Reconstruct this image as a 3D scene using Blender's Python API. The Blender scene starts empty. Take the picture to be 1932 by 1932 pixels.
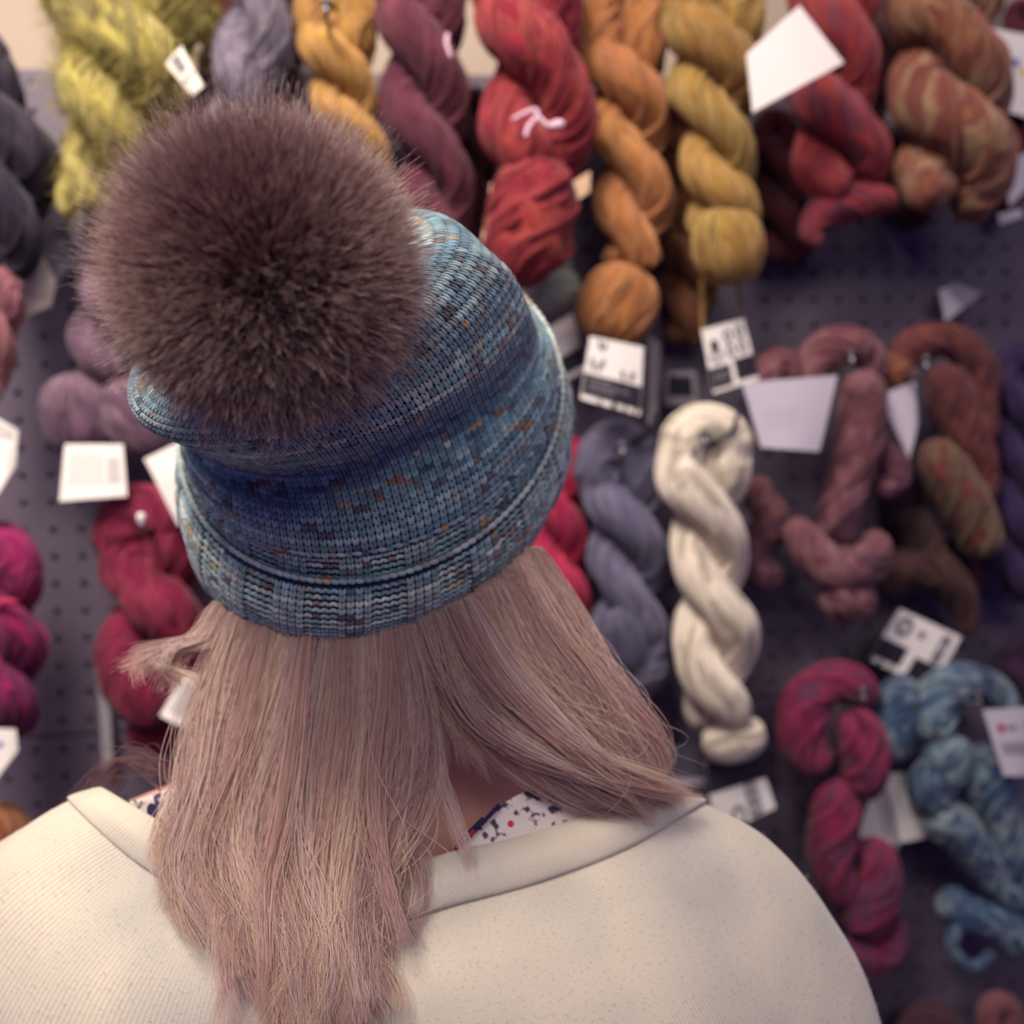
import bpy, bmesh, math, random
import numpy as np
from mathutils import Vector, Matrix

# ------------------------------------------------------------------ camera, world, light
F = 1900.0                                   # focal length in pixels of the 1932 frame
CAMZ = 1.58
yaw, pitch, roll = math.radians(6.306), math.radians(2.304), math.radians(-1.72)
CY = -0.9714
_f = np.array([math.sin(yaw)*math.cos(pitch), math.cos(yaw)*math.cos(pitch), -math.sin(pitch)])
_r = np.array([math.cos(yaw), -math.sin(yaw), 0.0])
_u = np.cross(_r, _f)
RT = _r*math.cos(roll) + _u*math.sin(roll)
UP = -_r*math.sin(roll) + _u*math.cos(roll)
FW = _f
CAM = np.array([0.0, CY, CAMZ])

scene = bpy.context.scene
COL = scene.collection
cd = bpy.data.cameras.new('camera')
cam = bpy.data.objects.new('camera', cd)
COL.objects.link(cam)
M = Matrix(((RT[0], UP[0], -FW[0], CAM[0]), (RT[1], UP[1], -FW[1], CAM[1]), (RT[2], UP[2], -FW[2], CAM[2]), (0, 0, 0, 1)))
cam.matrix_world = M
cd.sensor_width = 36.0
cd.lens = 36.0*F/1932.0
cd.clip_start = 0.02
cd.dof.use_dof = True
cd.dof.focus_distance = 0.435
cd.dof.aperture_fstop = 4.4
scene.camera = cam

w = bpy.data.worlds.new('world'); scene.world = w
w.use_nodes = True
w.node_tree.nodes['Background'].inputs[0].default_value = (0.25, 0.17, 0.60, 1)
w.node_tree.nodes['Background'].inputs[1].default_value = 0.30

def area(name, loc, target, sx, sy, power, col, spread=180):
    l = bpy.data.lights.new(name, 'AREA'); l.shape = 'RECTANGLE'; l.size = sx; l.size_y = sy
    l.energy = power; l.color = col; l.spread = math.radians(spread)
    o = bpy.data.objects.new(name, l); COL.objects.link(o)
    o.location = loc
    d = Vector(target) - Vector(loc)
    o.rotation_euler = d.to_track_quat('-Z', 'Y').to_euler()
    o['kind'] = 'structure'
    return o
area('ceiling_lamp_main', (-0.40, -1.05, 2.75), (-0.2, -0.1, 1.62), 0.5, 0.5, 7.4, (1.0, 0.88, 0.76), 80)
area('ceiling_lamp_soft', (-0.8, -1.3, 2.85), (-0.2, -0.1, 1.5), 1.2, 1.0, 6.5, (1.0, 0.88, 0.84))
area('ceiling_lamp_wall', (-0.15, -0.50, 2.45), (-0.15, 0.0, 1.88), 1.2, 0.2, 2.2, (1.0, 0.84, 0.74), 100)
area('added_front_fill', (0.35, -2.4, 2.7), (0.0, -0.4, 1.55), 1.4, 0.6, 14.0, (1.0, 0.90, 0.84))  # unseen soft fill added behind the camera to brighten hat and pompom
scene.view_settings.view_transform = 'Standard'
scene.view_settings.look = 'None'
scene.view_settings.exposure = 0.0
scene.view_settings.gamma = 1.0
scene.cycles.use_denoising = True
scene.cycles.max_bounces = 6

# ------------------------------------------------------------------ helpers
rng = np.random.default_rng(7)
random.seed(7)

def U(px, py, Z):
    """point seen at pixel (px,py) at depth Z metres along the camera axis"""
    return CAM + FW*Z + RT*((px-966.0)/F*Z) + UP*((966.0-py)/F*Z)

def Wp(px, py, h):
    """point seen at pixel (px,py) on the vertical plane h metres in front of the pegboard"""
    d = FW + RT*((px-966.0)/F) + UP*((966.0-py)/F)
    t = (-h - CAM[1])/d[1]
    return CAM + d*t

def pxs(h):
    return (0.9714-h)/F

def srgb(c, a=1.0):
    o = []
    for v in c:
        v = v/255.0
        o.append(v/12.92 if v <= 0.04045 else ((v+0.055)/1.055)**2.4)
    return (o[0], o[1], o[2], a)

def cr(pts, n):
    """Catmull-Rom resample of an open polyline with n points"""
    P = np.array(pts, float)
    if len(P) == 2:
        t = np.linspace(0, 1, n)[:, None]
        return P[0]*(1-t)+P[1]*t
    E = np.vstack([2*P[0]-P[1], P, 2*P[-1]-P[-2]])
    ts = np.linspace(0, len(P)-1-1e-9, n)
    k = ts.astype(int); t = (ts-k)[:, None]
    a, b, c, d = E[k], E[k+1], E[k+2], E[k+3]
    return 0.5*((2*b)+(c-a)*t+(2*a-5*b+4*c-d)*t*t+(-a+3*b-3*c+d)*t**3)

def crc(pts, n):
    """closed Catmull-Rom"""
    P = np.array(pts, float); m = len(P)
    ts = np.arange(n)/n*m
    k = ts.astype(int); t = (ts-k)[:, None]
    a, b, c, d = P[(k-1) % m], P[k % m], P[(k+1) % m], P[(k+2) % m]
    return 0.5*((2*b)+(c-a)*t+(2*a-5*b+4*c-d)*t*t+(-a+3*b-3*c+d)*t**3)

def mesh_obj(name, V, Fc, mat, parent=None, uv=None, smooth=True, col=None):
    me = bpy.data.meshes.new(name)
    me.from_pydata([tuple(v) for v in V] if not isinstance(V, list) else V, [], Fc)
    if uv is not None:
        l = me.uv_layers.new(name='UVMap')
        idx = np.empty(len(me.loops), dtype=np.int32); me.loops.foreach_get('vertex_index', idx)
        UVa = np.asarray(uv, dtype=np.float32)
        if len(UVa) == len(V):
            UVa = UVa[idx]
        l.data.foreach_set('uv', UVa.ravel())
    if col is not None:
        a = me.color_attributes.new('tint', 'FLOAT_COLOR', 'POINT')
        a.data.foreach_set('color', np.asarray(col, dtype=np.float32).ravel())
    if smooth:
        me.polygons.foreach_set('use_smooth', [True]*len(me.polygons))
    me.materials.append(mat)
    me.update()
    o = bpy.data.objects.new(name, me); COL.objects.link(o)
    if parent is not None:
        o.parent = parent
    return o

def empty(name, loc, label, cat, group=None):
    o = bpy.data.objects.new(name, None); COL.objects.link(o)
    o.empty_display_size = 0.02
    o['label'] = label; o['category'] = cat
    if group: o['group'] = group
    return o

def tag(o, label, cat, group=None):
    o['label'] = label; o['category'] = cat
    if group: o['group'] = group
    return o

# ------------------------------------------------------------------ materials
def nmat(name):
    m = bpy.data.materials.new(name); m.use_nodes = True
    nt = m.node_tree; b = nt.nodes['Principled BSDF']
    return m, nt, b

def plain(name, c, rough=0.7, spec=0.3, **kw):
    m, nt, b = nmat(name)
    b.inputs['Base Color'].default_value = srgb(c)
    b.inputs['Roughness'].default_value = rough
    b.inputs['Specular IOR Level'].default_value = spec
    for k, v in kw.items():
        b.inputs[k].default_value = v
    return m

def N(nt, t, **kw):
    n = nt.nodes.new(t)
    for k, v in kw.items():
        setattr(n, k, v)
    return n

def yarn_mat(name, pal, streak=0.35, fine=70.0, dye=9.0, rough=0.85, bump=0.5):
    """hand-dyed yarn: palette changes along and across the hank, fine strand lines in uv space"""
    m, nt, b = nmat(name); L = nt.links
    uv = N(nt, 'ShaderNodeUVMap'); uv.uv_map = 'UVMap'
    tc = N(nt, 'ShaderNodeTexCoord')
    mp = N(nt, 'ShaderNodeMapping'); mp.inputs['Scale'].default_value = (fine, 2.2, 1)
    L.new(uv.outputs[0], mp.inputs[0])
    n1 = N(nt, 'ShaderNodeTexNoise'); n1.inputs['Scale'].default_value = 1.0; n1.inputs['Detail'].default_value = 2
    L.new(mp.outputs[0], n1.inputs['Vector'])
    mp2 = N(nt, 'ShaderNodeMapping'); mp2.inputs['Scale'].default_value = (3.0, dye*0.12, 1)
    L.new(uv.outputs[0], mp2.inputs[0])
    n2 = N(nt, 'ShaderNodeTexNoise'); n2.inputs['Scale'].default_value = 1.0; n2.inputs['Detail'].default_value = 1.5
    L.new(mp2.outputs[0], n2.inputs['Vector'])
    n3 = N(nt, 'ShaderNodeTexNoise'); n3.inputs['Scale'].default_value = dye*2.2; n3.inputs['Detail'].default_value = 1
    L.new(tc.outputs['Object'], n3.inputs['Vector'])
    ad = N(nt, 'ShaderNodeMath', operation='ADD'); L.new(n2.outputs['Fac'], ad.inputs[0]); L.new(n3.outputs['Fac'], ad.inputs[1])
    mu = N(nt, 'ShaderNodeMath', operation='MULTIPLY_ADD'); L.new(ad.outputs[0], mu.inputs[0]); mu.inputs[1].default_value = 1.5; mu.inputs[2].default_value = -1.0
    rp = N(nt, 'ShaderNodeValToRGB'); L.new(mu.outputs[0], rp.inputs[0])
    e = rp.color_ramp.elements
    while len(e) < len(pal): e.new(0.5)
    for i, c in enumerate(pal):
        e[i].position = 0.12+0.76*i/max(1, len(pal)-1); e[i].color = srgb(c)
    # fine streak brightness
    r2 = N(nt, 'ShaderNodeMapRange'); L.new(n1.outputs['Fac'], r2.inputs[0])
    r2.inputs[1].default_value = 0.3; r2.inputs[2].default_value = 0.7
    r2.inputs[3].default_value = 1.0-streak; r2.inputs[4].default_value = 1.0+streak*0.6
    mx = N(nt, 'ShaderNodeMix', data_type='RGBA', blend_type='MULTIPLY'); mx.inputs[0].default_value = 1.0
    L.new(rp.outputs[0], mx.inputs[6]); L.new(r2.outputs[0], mx.inputs[7])
    L.new(mx.outputs[2], b.inputs['Base Color'])
    bp = N(nt, 'ShaderNodeBump'); bp.inputs['Strength'].default_value = bump; bp.inputs['Distance'].default_value = 0.0015
    L.new(n1.outputs['Fac'], bp.inputs['Height']); L.new(bp.outputs[0], b.inputs['Normal'])
    b.inputs['Roughness'].default_value = rough
    b.inputs['Specular IOR Level'].default_value = 0.15
    b.inputs['Sheen Weight'].default_value = 0.15
    return m

M_WHITE = plain('paper_white', (236, 230, 224), 0.8, 0.2)
M_CREAMP = plain('paper_cream', (226, 216, 200), 0.8, 0.2)
M_LILAC = plain('paper_lilac', (196, 188, 200), 0.8, 0.2)
M_GREYP = plain('paper_grey', (150, 143, 150), 0.8, 0.2)
M_INK = plain('ink_black', (38, 34, 48), 0.6, 0.3)
M_INKG = plain('ink_grey', (125, 120, 126), 0.7, 0.2)
M_INKL = plain('ink_pale', (196, 192, 190), 0.8, 0.2)
M_RED = plain('ink_red', (165, 45, 80), 0.7, 0.2)
M_BLUE = plain('ink_blue', (120, 120, 175), 0.7, 0.2)
M_YEL = plain('ink_yellow', (220, 200, 110), 0.7, 0.2)
M_STEEL = plain('steel', (150, 148, 155), 0.35, 0.5, Metallic=0.9)
M_STEELD = plain('dull_steel', (105, 100, 112), 0.4, 0.5, Metallic=0.6)
M_TIP = plain('white_plastic', (230, 225, 220), 0.4, 0.5)
M_THREAD = plain('white_thread', (225, 190, 205), 0.9, 0.1)
M_DTHREAD = plain('dark_thread', (40, 34, 48), 0.9, 0.1)
M_BEIGE = plain('band_beige', (212, 178, 148), 0.8, 0.2)
M_PLASTIC = plain('smoked_clear_plastic', (120, 118, 135), 0.15, 0.6, Alpha=0.45)

# ------------------------------------------------------------------ geometry generators
STASH = [None]
def frames(P):
    """parallel-transport frames along curve P, starting with the seam away from the viewer"""
    n = len(P)
    T = np.gradient(P, axis=0); T /= np.linalg.norm(T, axis=1)[:, None]+1e-12
    ref = np.array([0, 1.0, 0])
    A = np.zeros_like(P)
    a = ref-T[0]*(ref@T[0])
    if np.linalg.norm(a) < 1e-3: a = np.array([1.0, 0, 0])
    a /= np.linalg.norm(a)
    for i in range(n):
        a = a-T[i]*(a@T[i]); a /= np.linalg.norm(a)+1e-12
        # lean back toward the wall direction so the uv seam stays hidden
        q = ref-T[i]*(ref@T[i])
        if np.linalg.norm(q) > 0.3:
            a = a*0.6+q/np.linalg.norm(q)*0.4; a /= np.linalg.norm(a)
        A[i] = a
    B = np.cross(T, A)
    return T, A, B

def tube(P, R, seg=28, lobes=9, amp=0.05, twist=42.0, cap=True, seed=0, flat=1.0):
    """tube through P with radii R; lobed like a bundle of strands. returns V, F, UV"""
    P = np.asarray(P, float); R = np.asarray(R, float); n = len(P)
    T, A, B = frames(P)
    s = np.concatenate([[0], np.cumsum(np.linalg.norm(np.diff(P, axis=0), axis=1))])
    r0 = np.random.default_rng(seed)
    ph = r0.uniform(0, 6.28, 4)
    th = np.linspace(0, 2*np.pi, seg+1)
    V = np.zeros((n, seg+1, 3)); UV = np.zeros((n, seg+1, 2))
    for i in range(n):
        tw = s[i]*twist
        lob = 1+amp*(np.cos(lobes*th+tw*2+ph[0])*0.6+np.cos((lobes-4)*th+tw*3+ph[1])*0.5+np.cos(3*th+s[i]*90+ph[2])*0.7)
        rr = R[i]*lob
        V[i] = P[i]+(A[i][None]*(np.cos(th)*rr*flat)[:, None])+(B[i][None]*(np.sin(th)*rr)[:, None])
        V[i, -1] = V[i, 0]
        UV[i, :, 0] = th/(2*np.pi)+s[i]*twist/(2*np.pi)*0.35
        UV[i, :, 1] = s[i]*10
    STASH[0] = (P, A, B, R, s, twist, flat)
    Vf = V.reshape(-1, 3); UVf = UV.reshape(-1, 2)
    Fc = []
    for i in range(n-1):
        for j in range(seg):
            a = i*(seg+1)+j
            Fc.append((a, a+1, a+seg+2, a+seg+1))
    if cap:
        Fc.append(tuple(range(seg-1, -1, -1)))
        Fc.append(tuple((n-1)*(seg+1)+j for j in range(seg)))
    return Vf, Fc, UVf

def merge(parts):
    V, Fc, UV = [], [], []; o = 0
    for v, f, u in parts:
        V.append(v); UV.append(u); Fc += [tuple(i+o for i in q) for q in f]; o += len(v)
    return np.vstack(V), Fc, np.vstack(UV)

def pxtube(pts, h, n=None, seed=0, **kw):
    """pts: (px, py, r px[, dz px]) -> tube on the plane h; ends rounded off"""
    pts = [tuple(p)+(0,)*(4-len(p)) for p in pts]
    n = n or max(14, 9*len(pts))
    Q = cr(pts, n)
    s = pxs(h)
    P = np.array([Wp(q[0], q[1], h) + np.array([0, -q[3]*s, 0]) for q in Q])
    R = np.maximum(Q[:, 2], 1)*s
    # round the ends
    d = np.concatenate([[0], np.cumsum(np.linalg.norm(np.diff(P, axis=0), axis=1))])
    for arr in (d, d[-1]-d):
        x = np.clip(arr/(R+1e-9)/0.9, 0, 1)
        R = R*np.sqrt(np.clip(1-(1-x)**2, 0.02, 1))
    return tube(P, R, seed=seed, **kw)

def smoothstep(x):
    x = np.clip(x, 0, 1); return x*x*(3-2*x)

def twisted(axis, h, start, half, arch=True, seed=0, spread=0.5, rad=0.53, dep=0.75, ends=0.75, sgn=1, **kw):
    """closed hank folded and twisted on itself. axis: (px,py,halfwidth px) from the centre of the top loop down"""
    n = 64
    Q = cr(axis, n)
    ds = np.concatenate([[0], np.cumsum(np.hypot(np.diff(Q[:, 0]), np.diff(Q[:, 1])))])
    tg = np.gradient(Q[:, :2], axis=0); tg /= np.linalg.norm(tg, axis=1)[:, None]
    side = np.stack([tg[:, 1], -tg[:, 0]], 1)      # points to image right when going down
    ang = np.maximum(0, ds-start)/half*np.pi
    ang = np.where(ang < 1, ang*smoothstep(ang)*0.5+ang*0.5, ang)
    r0 = np.random.default_rng(seed+5)
    wob = 1+0.06*np.interp(ds, np.linspace(0, ds[-1], 9), r0.normal(0, 1, 9))
    s = pxs(h)
    plies = []
    for k in (0, 1):
        phi = np.pi*(1-k) - ang
        w_ = Q[:, 2]*wob
        ox = spread*w_*np.cos(phi); oz = dep*spread*w_*np.sin(phi)*sgn
        xy = Q[:, :2]+side*ox[:, None]
        plies.append(np.column_stack([xy, rad*w_, oz]))
    left, right = plies[0][::-1], plies[1]
    path = [left]
    if arch:
        w0 = Q[0, 2]; c = Q[0, :2]; a = spread*w0
        t = np.linspace(0, np.pi, 12)[1:-1]
        arc = c[None]-side[0][None]*(np.cos(t)*a)[:, None]-tg[0][None]*(np.sin(t)*a*0.95)[:, None]
        path.append(np.column_stack([arc, np.full(len(t), rad*w0), np.zeros(len(t))]))
    path.append(right)
    Qp = np.vstack(path)
    P = np.array([Wp(q[0], q[1], h)+np.array([0, -q[3]*s, 0]) for q in Qp])
    R = Qp[:, 2]*s
    d = np.concatenate([[0], np.cumsum(np.linalg.norm(np.diff(P, axis=0), axis=1))])
    for arr in (d, d[-1]-d):
        x = np.clip(arr/(R+1e-9)/ends, 0, 1)
        R = R*np.sqrt(np.clip(1-(1-x)**2, 0.03, 1))
    return tube(P, R, seed=seed, **kw)

def bulb(x, y, rx, ry, rot, dz, h, seed=0, squash=0.8, amp=0.05):
    """folded end of a hank: ellipsoid of wrapped strands (strands run along local x)"""
    r = math.radians(rot); s = pxs(h)
    n, seg = 26, 30
    t = np.linspace(-1, 1, n)
    c = Wp(x, y, h)+np.array([0, -dz*s, 0])
    ex = Wp(x+math.cos(r)*10, y+math.sin(r)*10, h)-Wp(x, y, h); ex /= np.linalg.norm(ex)
    ey = np.array([0, -1.0, 0]); ez = np.cross(ex, ey)
    th = np.linspace(0, 2*np.pi, seg+1)
    r0 = np.random.default_rng(seed); ph = r0.uniform(0, 6, 3)
    V = np.zeros((n, seg+1, 3)); UV = np.zeros((n, seg+1, 2))
    for i in range(n):
        k = np.sqrt(max(0.0, 1-abs(t[i])**2.3))+0.02
        lob = 1+amp*(np.cos(8*th+t[i]*3+ph[0])*0.6+np.cos(13*th-t[i]*2+ph[1])*0.4)
        V[i] = c+ex[None]*(t[i]*rx*s)+(ey[None]*(np.cos(th)*ry*s*k*squash*lob)[:, None])+(ez[None]*(np.sin(th)*ry*s*k*lob)[:, None])
        V[i, -1] = V[i, 0]
        UV[i, :, 0] = th/(2*np.pi)+t[i]*0.1; UV[i, :, 1] = t[i]*rx*s*10
    kk = np.sqrt(np.maximum(0.0, 1-np.abs(t)**2.3))+0.02
    STASH[0] = (c[None]+ex[None]*(t*rx*s)[:, None], np.tile(ey, (n, 1)), np.tile(ez, (n, 1)), ry*s*kk, (t+1)*rx*s, 8.0, squash)
    Fc = [(i*(seg+1)+j, i*(seg+1)+j+1, (i+1)*(seg+1)+j+1, (i+1)*(seg+1)+j) for i in range(n-1) for j in range(seg)]
    Fc.append(tuple(range(seg-1, -1, -1))); Fc.append(tuple((n-1)*(seg+1)+j for j in range(seg)))
    return V.reshape(-1, 3), Fc, UV.reshape(-1, 2)

def hairs(name, curves, radius, mat, parent, tint=None):
    """curves: array (n, k, 3); radius: array (k,) or (n,k)"""
    n, k = curves.shape[:2]
    hc = bpy.data.hair_curves.new(name)
    hc.add_curves([k]*n)
    hc.attributes['position'].data.foreach_set('vector', curves.astype(np.float32).ravel())
    ra = hc.attributes.get('radius') or hc.attributes.new('radius', 'FLOAT', 'POINT')
    R = np.broadcast_to(np.asarray(radius, dtype=np.float32), (n, k))
    ra.data.foreach_set('value', np.ascontiguousarray(R).ravel())
    if tint is not None:
        a = hc.attributes.new('tint', 'FLOAT_COLOR', 'POINT')
        a.data.foreach_set('color', np.asarray(tint, dtype=np.float32).ravel())
    hc.materials.append(mat)
    o = bpy.data.objects.new(name, hc); COL.objects.link(o)
    if parent is not None: o.parent = parent
    return o

def fuzz_on(V, Fc, count, length, radius, mat, parent, seed=1, droop=0.3, name='fuzz'):
    r0 = np.random.default_rng(seed)
    q = np.array([f[:3] for f in Fc if len(f) == 4])
    a, b, c = V[q[:, 0]], V[q[:, 1]], V[q[:, 2]]
    nr = np.cross(b-a, c-a); ar = np.linalg.norm(nr, axis=1); nr /= ar[:, None]+1e-12
    k = r0.choice(len(q), count, p=ar/ar.sum())
    u = r0.random((count, 1)); v = r0.random((count, 1))
    p = a[k]+(b[k]-a[k])*u+(c[k]-a[k])*v
    nn = nr[k]
    ctr = V.mean(0)
    d = nn+r0.normal(0, 0.7, (count, 3)); d /= np.linalg.norm(d, axis=1)[:, None]
    Ls = length*r0.uniform(0.4, 1.3, (count, 1))
    K = 5; C = np.zeros((count, K, 3))
    for i in range(K):
        t = i/(K-1)
        C[:, i] = p+d*Ls*t+np.array([0, 0, -1.0])*Ls*droop*t*t+r0.normal(0, 0.06, (count, 3))*Ls*t
    return hairs(name, C, radius*np.linspace(1, 0.4, K), mat, parent)

GAIN = 0.62
m, nt, b = nmat('yarn_strand')
at_ = N(nt, 'ShaderNodeAttribute'); at_.attribute_name = 'tint'
nt.links.new(at_.outputs['Color'], b.inputs['Base Color'])
b.inputs['Roughness'].default_value = 0.8; b.inputs['Specular IOR Level'].default_value = 0.2
b.inputs['Sheen Weight'].default_value = 0.1
M_STRAND = m
def strands(parent, pal, seed, thick=0.00065, dye=9.0, streak=0.3, loose=0.05, gain=None, rough=0.6, pack=1.45, lobe=1.0):
    """individual yarn strands laid side by side along the last tube built"""
    P, A, B, R, s, tw, flat = STASH[0]
    r0 = np.random.default_rng(seed+77)
    circ = 2*np.pi*np.median(R)
    K = int(np.clip(circ/(thick*pack), 26, 190)); n = len(P)
    m_ = min(110, max(24, int(s[-1]/0.006)))
    si = np.linspace(0, s[-1], m_)
    def ip(X): return np.stack([np.interp(si, s, X[:, q]) for q in range(3)], 1)
    Pi, Ai, Bi = ip(P), ip(A), ip(B); Ri = np.interp(si, s, R)
    kn = np.linspace(0, s[-1]+1e-6, max(4, int(s[-1]/0.03)))
    C = np.zeros((K, m_, 3)); Tn = np.ones((K, m_, 4))
    L_ = 0.75/dye
    tab = np.arange(-2, s[-1]+2, L_); tv = r0.random(len(tab))
    pal = np.array([srgb(c)[:3] for c in pal])*(GAIN if gain is None else gain)
    pal = pal*0.87+(pal@np.array([.3, .6, .1]))[:, None]*0.13
    lob = r0.uniform(0, 6.28, 3)
    for k in range(K):
        drift = np.interp(si, kn, r0.normal(0, 1, len(kn)))*0.10
        th = 2*np.pi*k/K+tw*si+drift
        rad = Ri*(1.0+lobe*0.05*np.cos(5*(th-tw*si)+lob[0]+si*40)+lobe*0.03*np.cos(9*(th-tw*si)+lob[1]))+np.interp(si, kn, r0.normal(0, 1, len(kn)))*thick*rough
        if r0.random() < loose: rad = rad+np.sin(np.pi*np.clip((si/s[-1]-r0.random()*.8)*5, 0, 1))*thick*r0.uniform(1, 4)
        C[k] = Pi+Ai*(np.cos(th)*rad*flat)[:, None]+Bi*(np.sin(th)*rad)[:, None]
        lag = r0.normal(0, L_*0.25)+0.35*L_*math.sin(2*np.pi*k/K+lob[2])
        x = np.clip((np.interp(si+lag, tab, tv)-0.5)*2.0+0.5, 0, 1)*(len(pal)-1)
        i0 = np.minimum(x.astype(int), max(0, len(pal)-2)); f_ = (x-i0)[:, None]
        col = pal[i0]*(1-f_)+pal[np.minimum(i0+1, len(pal)-1)]*f_
        Tn[k, :, :3] = col*(1+streak*r0.uniform(-1, 0.8))
    return hairs('yarn_strands', C, thick, M_STRAND, parent, Tn)

# paper labels -----------------------------------------------------------
def label_pts(c4, h4, u, v, bend):
    tl, tr, br, bl = c4
    x = (tl[0]*(1-u)+tr[0]*u)*(1-v)+(bl[0]*(1-u)+br[0]*u)*v
    y = (tl[1]*(1-u)+tr[1]*u)*(1-v)+(bl[1]*(1-u)+br[1]*u)*v
    h = h4+bend*(math.sin(math.pi*u)-0.5)*(0.4+0.6*v)
    return Wp(x, y, h)

def label(parent, c4, h, mat=M_WHITE, bend=0.004, patches=(), lines=(), name='label', prname='print', thick=0.0006):
    """curved paper label; patches: (u0,v0,u1,v1,mat) printed areas; lines: text rows"""
    nu, nv = 10, 8
    V = []; Fc = []
    for k in (0, 1):
        for j in range(nv+1):
            for i in range(nu+1):
                p = label_pts(c4, h, i/nu, j/nv, bend)
                V.append(p+np.array([0, thick*k, 0]))
    o = (nu+1)*(nv+1)
    for j in range(nv):
        for i in range(nu):
            a = j*(nu+1)+i
            Fc.append((a, a+nu+1, a+nu+2, a+1)); Fc.append((o+a, o+a+1, o+a+nu+2, o+a+nu+1))
    for i in range(nu):
        Fc.append((i, i+1, o+i+1, o+i)); b = nv*(nu+1)+i; Fc.append((b+1, b, o+b, o+b+1))
    for j in range(nv):
        a = j*(nu+1); Fc.append((a+nu+1, a, o+a, o+a+nu+1)); b = a+nu; Fc.append((b, b+nu+1, o+b+nu+1, o+b))
    lab = mesh_obj(name, V, Fc, mat, parent, smooth=False)
    bym = {}
    for p in patches:
        bym.setdefault(p[-1].name, (p[-1], []))[1].append(p[:-1])
    for _, (m_, ps) in bym.items():
        V = []; Fc = []
        for p in ps:
            if len(p) == 4:       # rectangle
                u0, v0, u1, v1 = p; nn = 6
                base = len(V)
                for j in range(nn+1):
                    for i in range(nn+1):
                        V.append(label_pts(c4, h, u0+(u1-u0)*i/nn, v0+(v1-v0)*j/nn, bend)-np.array([0, 0.0004, 0]))
                for j in range(nn):
                    for i in range(nn):
                        a = base+j*(nn+1)+i; Fc.append((a, a+nn+1, a+nn+2, a+1))
            else:                 # ring / ellipse (cu, cv, ru, rv, inner, rot)
                cu, cv, ru, rv, inner, rot = p; k = 20; base = len(V)
                cr_, sr_ = math.cos(rot), math.sin(rot)
                for q in (1.0, inner):
                    for i in range(k):
                        t = 2*math.pi*i/k; a_, b_ = ru*q*math.cos(t), rv*q*math.sin(t)
                        V.append(label_pts(c4, h, cu+a_*cr_-b_*sr_, cv+a_*sr_+b_*cr_, bend)-np.array([0, 0.0005, 0]))
                for i in range(k):
                    j = (i+1) % k; Fc.append((base+i, base+k+i, base+k+j, base+j))
                if inner <= 0.02: pass
        mesh_obj(prname, V, Fc, m_, lab, smooth=False)
    return lab

def text_rows(u0, v0, u1, v1, rows, mat, seed=0, fill=0.45):
    """tiny unreadable print: rows of short word blocks"""
    r0 = random.Random(seed); out = []
    for k in range(rows):
        v = v0+(v1-v0)*(k+0.2)/rows; dv = (v1-v0)/rows*fill
        u = u0
        while u < u1-0.03:
            wd = r0.uniform(0.05, 0.16); e = min(u1, u+wd)
            out.append((u, v, e, v+dv, mat)); u = e+0.03
            if r0.random() < 0.08: break
    return out

HOOKED = []
def hook(px, py, h, who, length=None):
    """steel peg from the board through the loop of a hank, white tip"""
    tip = Wp(px, py, h)
    e = empty('peg_hook', tip, ('white tipped ' if 'crimson' in who else '')+'steel peg hook holding the '+who, 'hook', 'steel peg hooks on the board')
    p0 = np.array([tip[0], 0.012, tip[2]-0.004]); p1 = tip.copy()
    P = cr([p0, (p0+p1)/2, p1, p1+np.array([0, -0.004, 0.008])], 16)
    v, f, u = tube(P, np.full(16, 0.0022), seg=10, amp=0, twist=0)
    mesh_obj('rod', v, f, M_STEEL, e, u)
    P = cr([p1+np.array([0, -0.0035, 0.006]), p1+np.array([0, -0.006, 0.0135])], 8)
    v, f, u = tube(P, np.array([.003, .0034, .0036, .0036, .0036, .0034, .003, .001]), seg=12, amp=0, twist=0)
    mesh_obj('tip', v, f, M_TIP if 'crimson' in who else M_STEELD, e, u)
    return e

_seed = [10]
def skein(label_text, pal, h, tw=None, tubepals={}, tubes=(), bulbs=(), hookat=None, who=None, group='twisted yarn hanks on the pegboard', mat=None, matkw={}, fuzz=None, tie=None, **kw):
    _seed[0] += 3; sd = _seed[0]
    e = empty('yarn_skein', None, label_text, 'yarn', group)
    skw = dict(thick=0.00065, dye=matkw.get('dye', 9.0), streak=matkw.get('streak', 0.3))
    skw.update(kw)
    matkw = {k_: v_ for k_, v_ in matkw.items()}
    m = mat or yarn_mat('yarn_%d' % sd, [tuple(x_*0.72 for x_ in c_) for c_ in pal], **matkw)
    first = None
    if tw:
        v, f, u = twisted(seed=sd, h=h, **tw)
        strands(mesh_obj('twisted_yarn', v, f, m, e, u), pal, sd, **skw); first = (v, f)
        if fuzz:
            fuzz_on(v, f, fuzz[0], fuzz[1], fuzz[2], m, e, sd, name='loose_fibres')
    for i, t in enumerate(tubes):
        v, f, u = pxtube(t, h, seed=sd+i+1)
        strands(mesh_obj('yarn_fold', v, f, m, e, u), tubepals.get(i, pal), sd+i+1, **skw)
    for i, b_ in enumerate(bulbs):
        v, f, u = bulb(*b_, h=h, seed=sd+i+9)
        strands(mesh_obj('folded_end', v, f, m, e, u), pal, sd+i+9, **skw)
        if fuzz and i == 0:
            fuzz_on(v, f, fuzz[0]//3, fuzz[1], fuzz[2], m, e, sd+1, name='loose_fibres')
    if tie:
        for tm, pts in tie:
            v, f, u = pxtube(pts, h, seg=8, amp=0, n=24)
            mesh_obj('tie_thread', v, f, tm, e, u)
    if hookat:
        hook(hookat[0], hookat[1], h+0.05, who)
    return e, m

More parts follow.
